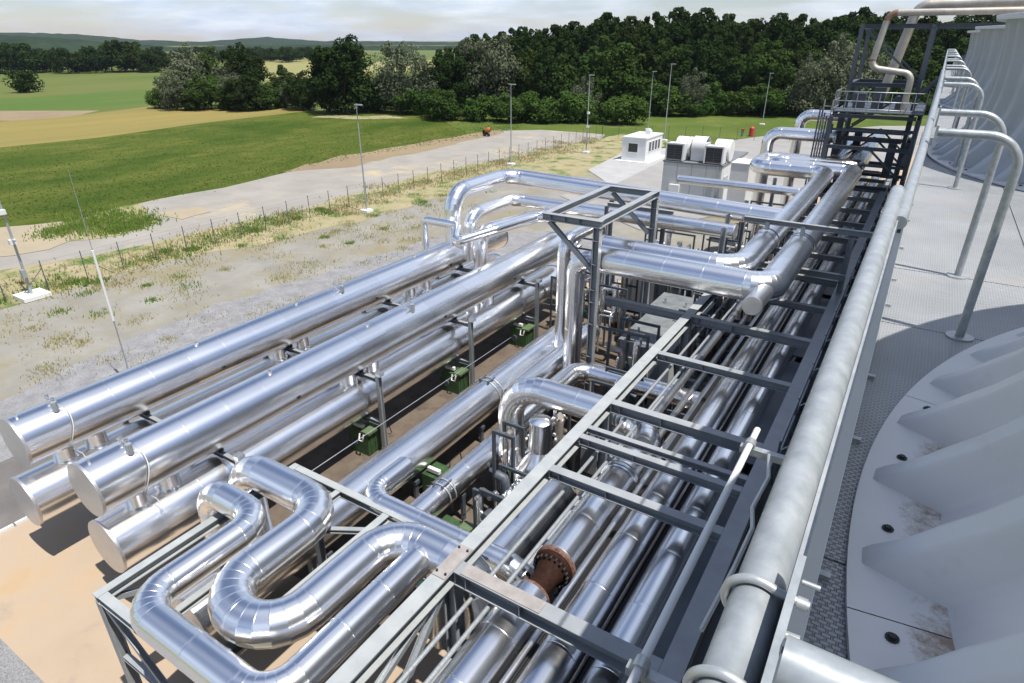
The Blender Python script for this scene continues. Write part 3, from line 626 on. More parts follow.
def hood(x, lab, s=1.0):
    t = thing('intake_hood', lab, 'ventilation', (x, 60.8, 4.13), 'intake hoods on the roof'); z0 = 4.13
    w_ = 1.75 * s
    MB().box((x, 60.75, z0 + .82), (w_, 1.3, 1.5)).build('casing', 'white_paint', t)
    qd = Vector((1, 0, 0)).to_track_quat('Z', 'Y')
    MB().lathe([(.02, -w_ * .42), (.95, -w_ * .42), (1.0, -w_ * .38), (1.0, w_ * .38), (.95, w_ * .42), (.02, w_ * .42)], (x + .35, 62.0, z0 + 1.05), 28, qd, smooth=False).build('fan_drum', 'white_paint', t)
    for k_ in (-.25, .25): MB().lathe([(1.0, -.03), (1.03, -.02), (1.03, .02), (1.0, .03)], (x + .35 + k_ * w_, 62.0, z0 + 1.05), 28, qd).build('drum_band', 'galv', t)
    MB().box((x + .35, 62.0, z0 + .1), (w_ * .7, 1.8, .2)).build('drum_foot', 'steel', t)
    lv = MB().box((x, 60.04, z0 + .82), (w_ - .25, .06, 1.3)).build('louvre_panel', 'black_louvre', t)
    for i in range(6): MB().box((x, 60.0, z0 + .26 + i * .22), (w_ - .25, .05, .04)).build('slat', 'steel_dark', lv)
    MB().box((x, 60.0, z0 + .82), (.05, .07, 1.3)).build('mullion', 'steel_dark', lv)
    for sx in (-1, 1): MB().box((x + sx * (w_ / 2 - .06), 60.0, z0 + .82), (.12, .14, 1.5)).build('frame_side', 'white_paint', t)
    MB().box((x, 60.0, z0 + 1.6), (w_, .16, .1)).build('frame_top', 'white_paint', t)
hood(-19.6, 'white fan hood with black louvre at the roof edge towards the cabin'); hood(-15.9, 'white fan hood with black louvre at the roof edge towards the pipe loop')
t = thing('cooler_drum', 'plain white rounded duct housing between the two louvred hoods', 'ventilation', (-17.6, 61, 4.13))
MB().box((-17.6, 61.6, 5.0), (1.3, 1.6, 1.6)).build('casing', 'white_paint', t); MB().lathe([(.95, -.65), (.95, .65)], (-17.6, 61.6, 5.4), 20, Vector((1, 0, 0)).to_track_quat('Z', 'Y')).build('drum', 'white_paint', t)
t = thing('switch_cabinet', 'tall white cabinet beside the equipment building', 'cabinet', (-13.2, 60, 0)); MB().box((-13.1, 60, 2.3), (1.6, 2.6, 4.6)).build('casing', 'white_paint', t); MB().box((-13.1, 60, 4.66), (1.7, 2.7, .1)).build('lid', 'white_paint', t)
g = G(751, 136); t = thing('fire_cabinet', 'red upright fire hose cabinet beside the curved road', 'cabinet', (g.x, g.y, 0))
MB().cyl(g, g + Vector((0, 0, 1.3)), .42, 14).build('shell', 'red', t); MB().lathe([(.42, 0), (.3, .16), (.02, .22)], g + Vector((0, 0, 1.3)), 14).build('dome', 'red', t)
g = G(742, 136); t = thing('valve_post', 'small teal valve post next to the red cabinet', 'hydrant', (g.x, g.y, 0)); MB().cyl(g, g + Vector((0, 0, .9)), .18, 10).build('stem', 'teal', t); MB().box(g + Vector((0, 0, 1.0)), (.6, .3, .25)).build('head', 'red', t)
g = G(488, 136); t = thing('mixer', 'small orange drum mixer parked at the lot end by the shrubs', 'mixer', (g.x, g.y, 0))
MB().lathe([(.2, -.55), (.45, -.15), (.45, .2), (.25, .55)], g + Vector((0, 0, .95)), 14, Vector((.8, .3, .35)).to_track_quat('Z', 'Y')).build('drum', 'orange', t)
MB().box(g + Vector((-.55, .1, .55)), (.8, .6, .75)).build('engine_box', 'rust', t)
for sx in (-.4, .4): MB().cyl(g + Vector((sx, -.45, .25)), g + Vector((sx, -.33, .25)), .27, 12).build('wheel', 'dark', t)

# ================================================================== THE FOUR VESSELS AND THEIR SUPPORTS
def vessel(label, x, z, y0, y1, upper):
    v = pipe('vessel', label, [(x, y0, z), (x, y1, z)], .76 if upper else .80, sheet=1.3, n=44, caps=(True, True), cat='vessel')
    if upper:
        for y in (6.15, 17.4):
            b = MB()
            for s in (-.16, .16): b.cyl((x + .1 + s, y, z + .68), (x + .1 + s, y, z + .93), .035, 8); b.cyl((x + .1 + s, y, z + .91), (x + .1 + s, y, z + .99), .055, 8)
            b.build('vent_stub', 'alu_dull', v)
            MB().cyl((x - .2, y, z + .86), (x + .46, y, z + .82), .028, 8).build('vent_line', 'alu_dull', v)
            MB().cyl((x + .42, y - .05, z + .64), (x + .42, y - .05, z + .94), .085, 10).build('relief_valve', 'galv', v)
        pts = [(x + .45 + .0, 6.12, z + .74)] + [(x + .80 * math.cos(a), 6.2 + .12 * math.sin(2.2 * a), z + .80 * math.sin(a)) for a in [R(q) for q in range(48, -50, -8)]] + [(x + .6, 6.3, z - .9), (x + .78, 6.35, z - 1.35)]
        MB().tube(pts, .013, 6).build('cable', 'conduit', v)
        for y in (10.8, 15.2, 22.5): MB().cyl((x + .05, y, z + .72), (x + .05, y, z + .84), .07, 10).build('lifting_lug', 'alu_dull', v)
        for y in (11.2, 19.0, 24.5): MB().box((x + .745, y, z - .12), (.05, .13, .09)).build('name_plate', 'dark', v)
        MB().box((x + .1, 5.25, z + .78), (.04, .05, .14)).build('tab', 'alu_dull', v)
    else:
        for y in (6.05, 6.95, 14.0, 15.2, 22.0, 23.2): MB().lathe([(.42, .66), (.35, .74), (.33, .85), (.33, 1.42)], (x, y, z), 20).build('nozzle', 'alu', v)
    return v
XA, XB, ZU, ZL = -19.9, -16.0, 4.15, 2.25
vessel('upper aluminium-clad vessel bordering the gravel strip', XA, ZU, 5.0, 30.0, True)
vessel('upper aluminium-clad vessel next to the pipe bridge', XB, ZU, 5.0, 30.0, True)
vessel('lower aluminium-clad vessel bordering the gravel strip', XA, ZL, 4.7, 29.8, False)
vessel('lower aluminium-clad vessel next to the pipe bridge', XB, ZL, 5.0, 29.8, False)
for i, y in enumerate((8.5, 14.4, 20.2, 26.0)):
    nm = ['first', 'second', 'third', 'last'][i]
    t = thing('vessel_support', 'steel support frame under the clad vessels, %s from the domed-off ends' % nm if 0 else 'dark steel cradle frame carrying the stacked vessels', 'support frame', (-18, y, 0), 'vessel cradle frames')
    for x in (-21.35, -17.95, -14.85): MB().ibeam((x, y, 0), (x, y, 3.62 if x > -17 else 3.75), .16, .16, .014, .01, up=(0, 1, 0), top=False).build('post', 'galv', t)
    MB().ibeam((-21.26, y, 3.34), (-14.94, y, 3.34), .16, .14).build('crossbeam', 'steel', t)
    MB().ibeam((-21.26, y, 1.46), (-14.94, y, 1.46), .18, .16).build('crossbeam', 'steel', t)
    for x in (XA, XB):
        for z in (ZU, ZL): MB().box((x, y, z - (.72 if z > 3 else .76)), (.7, .16, .14)).build('saddle', 'dark', t)
    MB().box((-17.8, y, 3.8), (.36, .3, .1)).build('bracket', 'alu_dull', t); MB().box((-14.74, y - .02, 3.55), (.22, .24, .12)).build('bracket', 'alu_dull', t)
    MB().box((-17.62, y + .12, 3.62), (.42, .5, .26)).build('junction_box', 'dark', t)
MB_c = tag(MB().tube([(-13.9, 9.6, 2.25), (-13.9, 22, 2.2)], .017, 6).build('conduit', 'alu_dull'), 'thin straight pale conduit running beside the lower vessel', 'conduit')
for i, (x, y, lb) in enumerate([(-15.75, 14.3, 'dark green pump box with pale lid below the vessels, by the loop pipes'), (-15.6, 19.9, 'dark green pump box with pale lid midway under the conduit'), (-15.5, 25.6, 'dark green pump box with pale lid at the far vessel end'), (-11.5, 13.6, 'green pump box between the two floor pipes'), (-9.5, 11.6, 'green pump box beside the narrow floor pipe')]):
    t = thing('pump_box', lb, 'pump', (x, y, 0)); MB().box((x, y, .5), (1.0, .8, 1.0)).build('casing', 'green_box', t); MB().box((x + .42, y, 1.04), (.4, .84, .09)).build('lid', 'green_lid', t)
    for k_ in range(3): MB().box((x + .51, y - .25 + k_ * .25, .5), (.03, .05, .8)).build('rib', 'green_box', t)
    MB().cyl((x - .2, y - .46, .45), (x - .2, y - .4, .45), .16, 14).build('port', 'steel_dark', t); MB().tube([(x + .2, y + .3, 1.0), (x + .2, y + .3, 1.3), (x + .2, y + .9, 1.35), (x + .2, y + 1.2, .1)], .02, 6).build('cable', 'cable_black', t)
    MB().box((x - .1, y - .2, 1.16), (.5, .14, .14)).build('handle_bar', 'conduit', t); MB().tube([(x + .25, y - .52, 1.05), (x + .25, y - .6, .8), (x + .45, y - .6, .8), (x + .45, y - .52, 1.05)], .035, 6).build('bail', 'conduit', t)

# ================================================================== PIPES ON THE FLOOR
pipe('floor_pipe', 'wide clad pipe on the floor between the vessels and the bridge', [(-12.55, 5.0, 1.55), (-12.55, 25.6, 1.55)], .70, sheet=1.5, n=40, caps=(True, True))
pipe('floor_pipe', 'medium clad pipe lying tight against the wide floor pipe', [(-11.35, 18.4, 1.9), (-11.35, 25.2, 1.9)], .44, sheet=1.5, n=34, caps=(True, True))
pipe('floor_pipe', 'narrower clad pipe beside the wide floor pipe', [(-10.35, 7.2, 1.5), (-10.35, 22.2, 1.5), (-10.35, 22.2, 0.1)], .42, n=32, caps=(True, False))
for i, y in enumerate((9.0, 13.0, 17.0, 21.0)):
    for x, rr in ((-12.55, .70), (-10.35, .42)):
        t = thing('pipe_shoe', 'low steel trestle under the wide floor pipe' if x < -11 else 'low steel trestle under the narrower floor pipe', 'pipe support', (x, y, 0), 'trestles of the wide floor pipe' if x < -11 else 'trestles of the narrow floor pipe')
        MB().box((x, y, 1.5 - rr - .08), (rr * 1.5, .2, .14)).build('cradle', 'steel_dark', t)
        for s in (-1, 1): MB().box((x + s * rr * .6, y, (1.35 - rr) / 2), (.1, .16, 1.35 - rr)).build('leg', 'steel_dark', t)
for x, y, z, r_ in ((-12.55, 18.1, 1.55, .70), (-10.35, 12.3, 1.5, .42)):
    t = thing('strap_clamp', 'bolted strap clamp round the wide floor pipe' if r_ > .5 else 'bolted strap clamp round the narrower floor pipe', 'clamp', (x, y, z + r_))
    q = Vector((0, 1, 0)).to_track_quat('Z', 'Y')
    for dy in (-.14, .14): MB().lathe([(r_ + .022, -.03), (r_ + .03, -.02), (r_ + .03, .02), (r_ + .022, .03)], (x, y + dy, z), 28, q).build('band', 'galv', t)
    for s in (-.2, .2): MB().cyl((x + s, y - .22, z + r_ + .02), (x + s, y + .22, z + r_ + .03), .03, 8).cyl((x + s, y - .22, z + r_ + .02), (x + s, y - .26, z + r_ + .02), .06, 6).build('bolt', 'steel_dark', t)

# ================================================================== PIPE BRIDGE (rack)
T = 5.5
rk = thing('pipe_bridge', 'long dark steel pipe bridge running beside the cooling tower', 'pipe rack', (-3.6, 6.97, 0))
BX, DX = -5.75, -1.42
def st(name, a, b, h=.3, w=.3, m='steel', parent=rk, up=(0, 0, 1), top=True): return MB().ibeam(a, b, h, w, up=up, top=top).build(name, m, parent)
st('main_beam', (BX, .3, T), (BX, 62, T), .34, .32, 'steel_light')
st('main_beam', (DX, .3, T - .002), (DX, 62, T - .002), .34, .36)
for y, hh, ww in ((6.97, .34, .32), (10.6, .24, .24), (12.15, .22, .2), (12.62, .16, .16), (14.1, .3, .26), (17.7, .24, .24), (21.2, .3, .26), (24.5, .24, .24), (28.0, .28, .26), (31.5, .24, .24), (35, .28, .26), (38.5, .24, .24), (42, .28, .26), (45.5, .24, .24), (49, .28, .26), (52.5, .24, .24), (56, .28, .26), (60, .28, .26)):
    st('crossbeam', (BX + .165, y, T - .004), (DX - .185, y, T - .004), hh, ww)
    MB().box((BX + .175, y, T - .17), (.02, ww * .9, .26)).build('end_plate', 'steel', rk)
    if y < 30:
        for x in (BX + .42, BX + 1.6): MB().box((x, y - ww * .27, T - hh / 2), (.012, ww * .42, hh - .06)).build('stiffener', 'steel', rk)
CY = (6.97, 14.1, 21.2, 28.0, 35.0, 42.0, 49.0, 56.0)
for y in CY:
    for x in (BX, DX): st('column', (x, y, 0), (x, y, T - .345), .28, .28, up=(1, 0, 0), top=False)
    st('lower_beam', (BX + .15, y, 2.9), (DX - .15, y, 2.9), .26, .22)
    st('lower_beam', (BX + .15, y, 1.2), (DX - .15, y, 1.2), .2, .2)
for y0, y1 in zip(CY, CY[1:]):
    for x in (BX, DX): st('stringer', (x, y0 + .15, 2.92), (x, y1 - .15, 2.92), .2, .16)
    m_ = (y0 + y1) / 2
    for s, e in ((y0 + .2, m_), (y1 - .2, m_)): MB().ibeam((DX, s, .3), (DX, e, 2.7), .12, .12, .01, .008, up=(1, 0, 0), top=False).build('brace', 'steel', rk)
    for z in (3.3, 3.9, 4.7): MB().box((DX - .55, m_, z), (.5, y1 - y0 - .5, .05)).build('cable_tray', 'steel_dark', rk) if z != 3.9 else None
MB().ibeam((BX, 6.7, T - .36), (BX, 2.2, .6), .14, .14, .012, .01, up=(1, 0, 0), top=False).build('brace', 'galv', rk)
MB().ibeam((BX + .03, 6.4, T - .36), (BX + .03, 1.0, 3.2), .12, .12, .012, .01, up=(1, 0, 0), top=False).build('brace', 'galv', rk)
st('lower_beam', (BX, .6, 3.0), (BX, 6.8, 3.0), .2, .2)
for x, wd_, z in ((-2.89, .16, 4.3), (-1.8, .4, 4.2), (-3.95, .2, 4.1)):
    tr = MB().box((x, 30, z), (wd_, 59, .02)).build('cable_tray', 'steel_dark', rk)
    for sx in (-1, 1): MB().box((x + sx * wd_ / 2, 30, z + .05), (.012, 59, .1)).build('tray_side', 'steel_dark', tr)
    for i in range(3): MB().tube([(x + (i - 1) * wd_ * .25, .5 + k * 2.0, z + .04 + random.uniform(0, .012)) for k in range(30)], .028, 6).build('cable', 'cable_black', tr)
# splice plate and its bolts on the bridge corner
MB().box((BX, 7.0, T + .012), (.30, .9, .02)).build('splice_plate', 'plate_stain', rk)
MB().box((-4.6, 6.97, T + .01), (1.7, .28, .016)).build('splice_plate', 'plate_stain', rk)
for x_, y_ in ((-.1, -.35), (.1, -.35), (-.1, .35), (.1, .35)): MB().cyl((BX + x_, 7.0 + y_, T + .02), (BX + x_, 7.0 + y_, T + .06), .025, 6).build('bolt', 'dark', rk)
# pipes on the bridge
cnd = ['thin steel tube under the crossbeams, outer of the pair', 'thin steel tube under the crossbeams, inner of the pair']
for i, x in enumerate((-5.2, -4.82)): tag(MB().tube([(x, 2, 5.02), (x, 26, 5.02)], .045, 10).build('tube', 'galv'), cnd[i], 'tube')
# the bent pipe rising beside the bridge, crossing under the main beam and running on towards the flange
gp_ = pipe('goose_neck_pipe', 'clad goose-neck pipe rising by the bridge and turning along it', [(-9.45, 14.95, .9), (-9.45, 14.95, 4.55), (-4.5, 14.95, 4.55), (-4.5, 8.95, 4.5)], .43, bend=1.25, sheet=1.3, n=40, gores=9)
q = Vector((0, -1, 0)).to_track_quat('Z', 'Y')
MB().lathe([(.44, -.32), (.50, -.3), (.50, -.12), (.44, -.1)], (-4.5, 12.05, 4.5), 36, q).build('sleeve', 'alu', gp_)
vl = thing('rusty_spool', 'rusty brown flanged pipe spool under the heavy crossbeam', 'pipe', (-4.5, 8.2, 4.0))
MB().lathe([(.46, 0), (.46, .09), (.2, .09)], (-4.5, 8.92, 4.5), 36, q).build('flange', 'rust_pink', vl)
MB().lathe([(.2, 0), (.44, 0), (.44, .1), (.26, .1)], (-4.5, 8.80, 4.5), 36, q).build('flange', 'rust', vl)
MB().lathe([(.34, 0), (.27, .2), (.24, .55), (.26, .8)], (-4.5, 8.70, 4.5), 28, q).build('body', 'rust', vl)
MB().lathe([(.26, 0), (.4, 0), (.4, .1), (.2, .1)], (-4.5, 7.92, 4.5), 30, q).build('flange', 'rust_pink', vl)
for i in range(20):
    a = 2 * math.pi * i / 20; p = Vector((-4.5 + .385 * math.cos(a), 8.68, 4.5 + .385 * math.sin(a))); MB().cyl(p + Vector((0, .36, 0)), p - Vector((0, .06, 0)), .028, 6).build('bolt', 'dark', vl)
pipe('bridge_pipe', 'wide clad pipe under the heavy crossbeam past the rusty spool', [(-4.5, 7.82, 4.5), (-4.5, .5, 4.5)], .44, sheet=1.3, n=40)
pipe('bridge_pipe', 'clad pipe along the bridge beside the rusty spool', [(-3.36, .5, 4.6), (-3.36, 58, 4.6)], .37, sheet=1.6, n=32, m='alu')
pipe('bridge_pipe', 'clad pipe along the bridge below the white thin pipe', [(-2.42, .5, 4.6), (-2.42, 58, 4.6)], .37, sheet=1.6, n=32, m='alu')
pipe('tracer_pipe', 'slim jointed insulated pipe hugging the wide bridge pipe', [(-3.9, .8, 4.66), (-3.9, 13.6, 4.66)], .055, sheet=.42, n=14, m='alu_dull')
pipe('thin_white_pipe', 'thin white pipe bracketed to the cooling tower below the rail', [(-.52, .8, 12.0), (-.52, 4.1, 12.0)], .021, sheet=.9, n=14, m='white_paint')
for i, (x, z, rr) in enumerate(((-3.0, 3.35, .16), (-3.6, 3.3, .2), (-4.3, 3.35, .22), (-4.9, 3.2, .12), (-2.2, 3.3, .14))):
    lb = ['narrow clad pipe on the lower tier under the spool-side pipe', 'middling clad pipe on the lower tier of the bridge', 'wider clad pipe on the lower tier of the bridge', 'thinnest clad pipe on the lower tier by the main beam', 'narrow clad pipe on the lower tier by the cable trays'][i]
    pipe('lower_pipe', lb, [(x, 1.5, z), (x, 57, z)], rr, sheet=3.0, n=18, m='alu_dull')
for i, (x, z, rr, mt) in enumerate(((-3.05, 4.02, .09, 'alu_dull'), (-5.3, 3.5, .14, 'alu_dull'))):
    pipe('service_line', 'small service line on the bridge, ' + ['between the cable trays', 'on the lower tier against the columns'][i], [(x, 1.5, z), (x, 56, z)], rr, sheet=3.0, n=12, m=mt)
wr = thing('walkway_rail', 'dark pipe railing on the outer edge of the bridge', 'railing', (-1.05, 14, 5.5))
for i in range(16): MB().box((-1.12, 13 + i * 2.2, 5.85), (.05, .05, 1.2)).build('post', 'steel_dark', wr); MB().cyl((-1.12, 13 + i * 2.2, 6.2), (-.75, 13.3 + i * 2.2, 6.42), .02, 6).build('stay', 'galv', wr)
for z in (5.95, 6.42): MB().tube([(-1.12, 13, z), (-1.12, 46, z)], .025, 8).build('bar', 'steel', wr)
MB().box((-.75, 29.5, 6.3), (.28, 33, .03)).build('tray', 'steel_dark', wr)
pipe('cross_pipe', 'short clad pipe crossing under the main beam by the loops', [(-9.9, 10.3, 4.0), (-9.9, 8.75, 4.0), (-5.05, 8.75, 4.0), (-5.05, 8.75, 1.4)], .29, bend=.6, sheet=1.2, n=32)
pipe('cross_pipe', 'clad pipe crossing the bridge below the small tubes', [(-9.4, 14.6, 2.9), (-9.4, 19.75, 2.9), (-3.9, 19.75, 2.9)], .36, bend=.75, sheet=1.4, n=30)
vt = thing('separator', 'upright clad separator with conical base behind the goose neck', 'vessel', (-7.95, 14.3, 0))
MB().lathe([(.36, 2.9), (.36, 3.95)], (-7.95, 14.3, 0), 30).build('neck', 'alu', vt); MB().lathe([(1.0, 1.9), (.36, 2.9)], (-7.95, 14.3, 0), 30).build('cone', 'alu', vt); MB().lathe([(1.0, 0), (1.0, 1.9)], (-7.95, 14.3, 0), 30).build('shell', 'alu', vt); MB().lathe([(.36, 3.95), (.25, 4.02), (.01, 4.05)], (-7.95, 14.3, 0), 30).build('head', 'alu', vt)
hv_ = thing('horizontal_drum', 'clad drum lying beneath the main beam by the goose neck', 'vessel', (-6.9, 12, 1)); pipe(None, None, [(-6.9, 9.6, 2.2), (-6.9, 13.4, 2.2)], .75, sheet=1.3, n=36, caps=(True, True), parent=hv_)
for y in (10.4, 12.6): MB().box((-6.9, y, .75), (1.0, .25, 1.5)).build('saddle', 'steel_dark', hv_)

# ================================================================== EXPANSION LOOPS AND THEIR FRAME
ZS = 4.62
pipe('loop_pipe', 'outer clad expansion loop bending round the frame corner', [(-12.85, 6.42, .9), (-12.85, 6.42, ZS), (-10.8, 6.42, ZS), (-10.8, 3.5, ZS), (-6.95, 3.5, ZS), (-6.95, 8.0, ZS), (-6.95, 8.0, 1.6)], .34, bend=.66, sheet=1.15, n=40, gores=6)
pipe('loop_pipe', 'inner clad expansion loop in a tight S', [(-13.0, 7.48, .9), (-13.0, 7.48, ZS), (-9.72, 7.48, ZS), (-9.72, 4.42, ZS), (-7.95, 4.42, ZS), (-7.95, 7.72, ZS), (-5.55, 7.72, ZS), (-5.55, 7.72, 1.6)], .43, bend=.86, sheet=1.15, n=44, gores=6)
lf = thing('pipe_trestle', 'grey steel corner trestle holding up the expansion loops', 'steel frame', (-12.25, 3.45, 0))
TF = 4.2
def ls(name, a, b, h=.22, w=.2, m=None, up=(0, 0, 1), top=True): return MB().ibeam(a, b, h, w, up=up, top=top).build(name, m or ('steel_light' if name == 'beam' else 'steel'), lf)
ls('beam', (-12.25, 3.34, TF), (-12.25, 8.6, TF)); ls('beam', (-12.14, 3.45, TF - .003), (-6.0, 3.45, TF - .003)); ls('beam', (-12.14, 8.5, TF - .003), (-6.0, 8.5, TF - .003))
ls('beam', (-10.5, 3.56, TF - .006), (-10.5, 8.39, TF - .006), .16, .16); ls('beam', (-12.14, 5.9, TF - .4), (-10.6, 5.9, TF - .4), .16, .16)
for x, y in ((-12.25, 3.45), (-12.25, 8.5), (-6.1, 8.5), (-8.87, 3.45)): ls('post', (x, y, 0), (x, y, TF - .225), .2, .2, up=(0, 1, 0), top=False)
for a, b in (((-12.2, 3.45, 3.9), (-9.0, 3.45, 1.2)), ((-12.2, 3.45, 1.0), (-9.0, 3.45, 3.4)), ((-12.25, 3.6, 3.9), (-12.25, 8.4, 1.5))): ls('brace', a, b, .12, .12, up=(0, 1, 0) if a[1] == b[1] else (1, 0, 0), top=False)
for z in (1.0, 2.4): ls('girt', (-12.14, 3.45, z), (-9.0, 3.45, z), .14, .14)
ls('beam', (-8.87, 3.56, TF - .006), (-8.87, 8.39, TF - .006), .2, .2)
ls('post', (-10.1, 7.3, 0), (-10.1, 7.3, 4.0), .16, .16, up=(0, 1, 0), top=False); ls('strut', (-10.02, 7.36, 4.0), (-9.0, 7.95, 4.0), .12, .12)

# ================================================================== HIGH PIPES AT THE BRIDGE HEAD
ZH = 7.0
pipe('high_pipe', 'wide high clad pipe turning along the bridge, inner of the pair', [(-9.9, 22.6, ZH), (-4.55, 22.6, ZH), (-4.55, 44.2, ZH), (-9.0, 44.2, ZH), (-9.0, 47.9, ZH), (-4.7, 47.9, ZH), (-4.7, 64, ZH)], .47, bend=1.0, sheet=1.4, n=40, gores=8, caps=(True, False))
pipe('high_pipe', 'wide high clad pipe with a stub, outer of the pair', [(-9.55, 21.15, ZH), (-3.2, 21.15, ZH), (-3.2, 45.4, ZH), (-8.0, 45.4, ZH), (-8.0, 46.9, ZH), (-3.3, 46.9, ZH), (-3.3, 64, ZH)], .52, bend=.74, sheet=1.4, n=40, gores=8, caps=(True, False))
pipe('riser_pipe', 'clad riser feeding the outer high pipe beside the portal column', [(-10.35, 21.15, 1.6), (-10.35, 21.15, 6.85), (-9.4, 21.15, 6.85)], .37, bend=.6, sheet=1.3, n=32, gores=6)
pipe('pipe_stub', 'short capped stub pipe poking out under the high pipe bend', [(-3.35, 19.5, ZH - .05), (-3.25, 22.6, ZH - .05)], .3, sheet=1.5, n=32, caps=(True, False), m='alu_dull')
pipe('overhead_pipe', 'long high clad pipe bridging from the vessels to the rack', [(-19.75, 25.6, 4.0), (-19.75, 25.6, 7.45), (-19.75, 31.0, 7.45), (-4.5, 31.0, 7.02)], .45, bend=1.1, sheet=1.5, n=36)
pipe('overhead_pipe', 'lower parallel clad pipe beneath the long high one', [(-18.9, 25.9, 4.0), (-18.9, 25.9, 6.35), (-18.9, 30.2, 6.35), (-6.5, 30.2, 6.3)], .36, bend=.8, sheet=1.5, n=30, caps=(False, True))
pipe('jumper_pipe', 'small kinked clad pipe leaping between the two upper vessels', [(-21.2, 25.0, 2.5), (-21.2, 25.0, 6.0), (-19.0, 25.0, 6.0), (-18.2, 23.6, 5.6), (-16.8, 25.2, 6.1), (-16.4, 28.4, 6.1), (-15.2, 28.4, 6.1)], .2, bend=.3, sheet=1.2, n=22, gores=4)
pipe('riser_pipe', 'curved clad riser at the end of the upper vessel by the gravel', [(-17.9, 25.4, 3.0), (-17.9, 25.4, 5.75), (-17.0, 29.4, 5.75), (-15.9, 30.6, 5.75)], .36, bend=.8, sheet=1.0, n=30)
pipe('riser_pipe', 'clad riser looping over the end of the upper vessel by the bridge', [(-11.75, 22.8, 1.4), (-11.75, 22.8, 6.9), (-11.75, 26.4, 6.9), (-11.75, 26.4, 2.5)], .28, bend=.62, sheet=1.2, n=30)
pipe('row_pipe', 'thin clad pipe over the grey roof behind the overhead pipe', [(-12.0, 38, 6.9), (-5.1, 38, 6.9)], .24, sheet=1.6, n=24, caps=(True, True))
bh = thing('portal_frame', 'dark steel portal frame around the high pipes, with knee braces', 'steel frame', (-9.2, 20.6, 0))
def pf(name, a, b, h=.26, w=.26, up=(0, 0, 1), top=True, m='steel'): return MB().ibeam(a, b, h, w, up=up, top=top).build(name, m, bh)
ZT = 8.65
pf('column', (-9.2, 20.45, 0), (-9.2, 20.45, ZT - .27), up=(1, 0, 0), top=False); pf('column', (-9.2, 26.3, 0), (-9.2, 26.3, ZT - .27), up=(1, 0, 0), top=False)
pf('beam', (-11.5, 20.45, ZT), (-9.03, 20.45, ZT)); pf('beam', (-11.37, 20.6, ZT - .002), (-11.37, 26.1, ZT - .002)); pf('beam', (-9.2, 20.6, ZT - .002), (-9.2, 26.1, ZT - .002)); pf('beam', (-11.5, 26.25, ZT), (-9.03, 26.25, ZT))
for y in (20.45, 26.25): MB().ibeam((-11.2, y, ZT - .3), (-9.35, y, ZT - 1.9), .16, .16, .012, .01, up=(0, 1, 0), top=False).build('knee_brace', 'steel', bh)
pf('post', (-12.6, 29.0, 0), (-12.6, 29.0, 7.0), .22, .22, up=(1, 0, 0), top=False); pf('beam', (-12.6, 29.0, 7.2), (-9.2, 29.0, 7.2), .2, .2)
pf('beam', (-9.05, 21.2, T), (-5.93, 21.2, T), .28, .26); pf('beam', (-9.05, 26.3, 6.3), (-5.9, 26.3, 6.3), .26, .24); pf('beam', (-5.75, 26.3, 6.3), (-1.3, 26.3, 6.3), .22, .2)
for x, zz in ((-6.2, 7.4), (-1.42, 7.7)): pf('post', (x, 26.6, T), (x, 26.6, zz), .2, .2, up=(1, 0, 0), top=False)
pf('hanger_beam', (-5.5, 26.8, 7.95), (-.35, 26.8, 7.95), .2, .2)
for x in (-4.55, -3.2):
    hg = MB().box((x, 26.8, 7.68), (.16, .14, .34)).build('hanger', 'galv', bh)
    MB().lathe([(.56, -.06), (.58, -.05), (.58, .05), (.56, .06)], (x, 26.8, ZH), 28, q).build('strap', 'steel', hg)
for y in (30.5, 34, 41): 
    for x in (-7.0,): pf('post', (x, y, 0), (x, y, 7.0), .2, .2, up=(1, 0, 0), top=False)
for x in (-10.5, -13.5): pf('post', (x, 31.6, 0), (x, 31.6, 6.8), .2, .2, up=(1, 0, 0), top=False)
pf('beam', (-13.6, 31.6, 6.9), (-6.9, 31.6, 6.9), .2, .18)
for y in (20.45, 26.3):
    for z in (2.0, 3.2, 4.6, 5.5, 6.0, 7.0, 7.9): MB().box((-9.2, y - .068, z), (.2, .12, .014)).build('stiffener', 'steel', bh)
for x in (-11.1, -10.5, -9.9): MB().box((x, 20.39, ZT - .13), (.012, .12, .2)).build('stiffener', 'steel', bh)
# skid units between the vessels and the bridge
def skid(lab, x, y, dx, dy, h, m='panel_grey'):
    t = thing('equipment_skid', lab, 'machine', (x, y, 0)); MB().box((x, y, h / 2 + .15), (dx, dy, h - .3)).build('casing', m, t); MB().box((x, y, h + .04), (dx + .1, dy + .1, .08)).build('lid', 'steel_dark' if m == 'steel_dark' else 'skid_lid', t)
    for s in (-1, 1): MB().box((x + s * dx * .4, y, .07), (.14, dy, .14)).build('runner', 'steel_dark', t)
    MB().box((x, y - dy / 2 - .02, h * .55), (dx * .6, .05, h * .5)).build('door', 'steel', t)
    for s in (-.3, .1): MB().cyl((x + s * dx, y - dy * .2, h + .08), (x + s * dx, y - dy * .2, h + .35), .06, 8).build('stub', 'alu_dull', t)
skid('grey boxed cooler skid below the portal frame', -7.6, 23.7, 2.2, 3.0, 3.3); skid('low grey control skid behind the portal frame', -8.2, 29.0, 2.6, 2.0, 2.6); skid('pale grey skid under the overhead pipes', -11.2, 34, 3.5, 3.0, 2.8); skid('dark skid by the goose neck', -7.2, 17.6, 1.6, 1.6, 2.0, 'steel_dark')

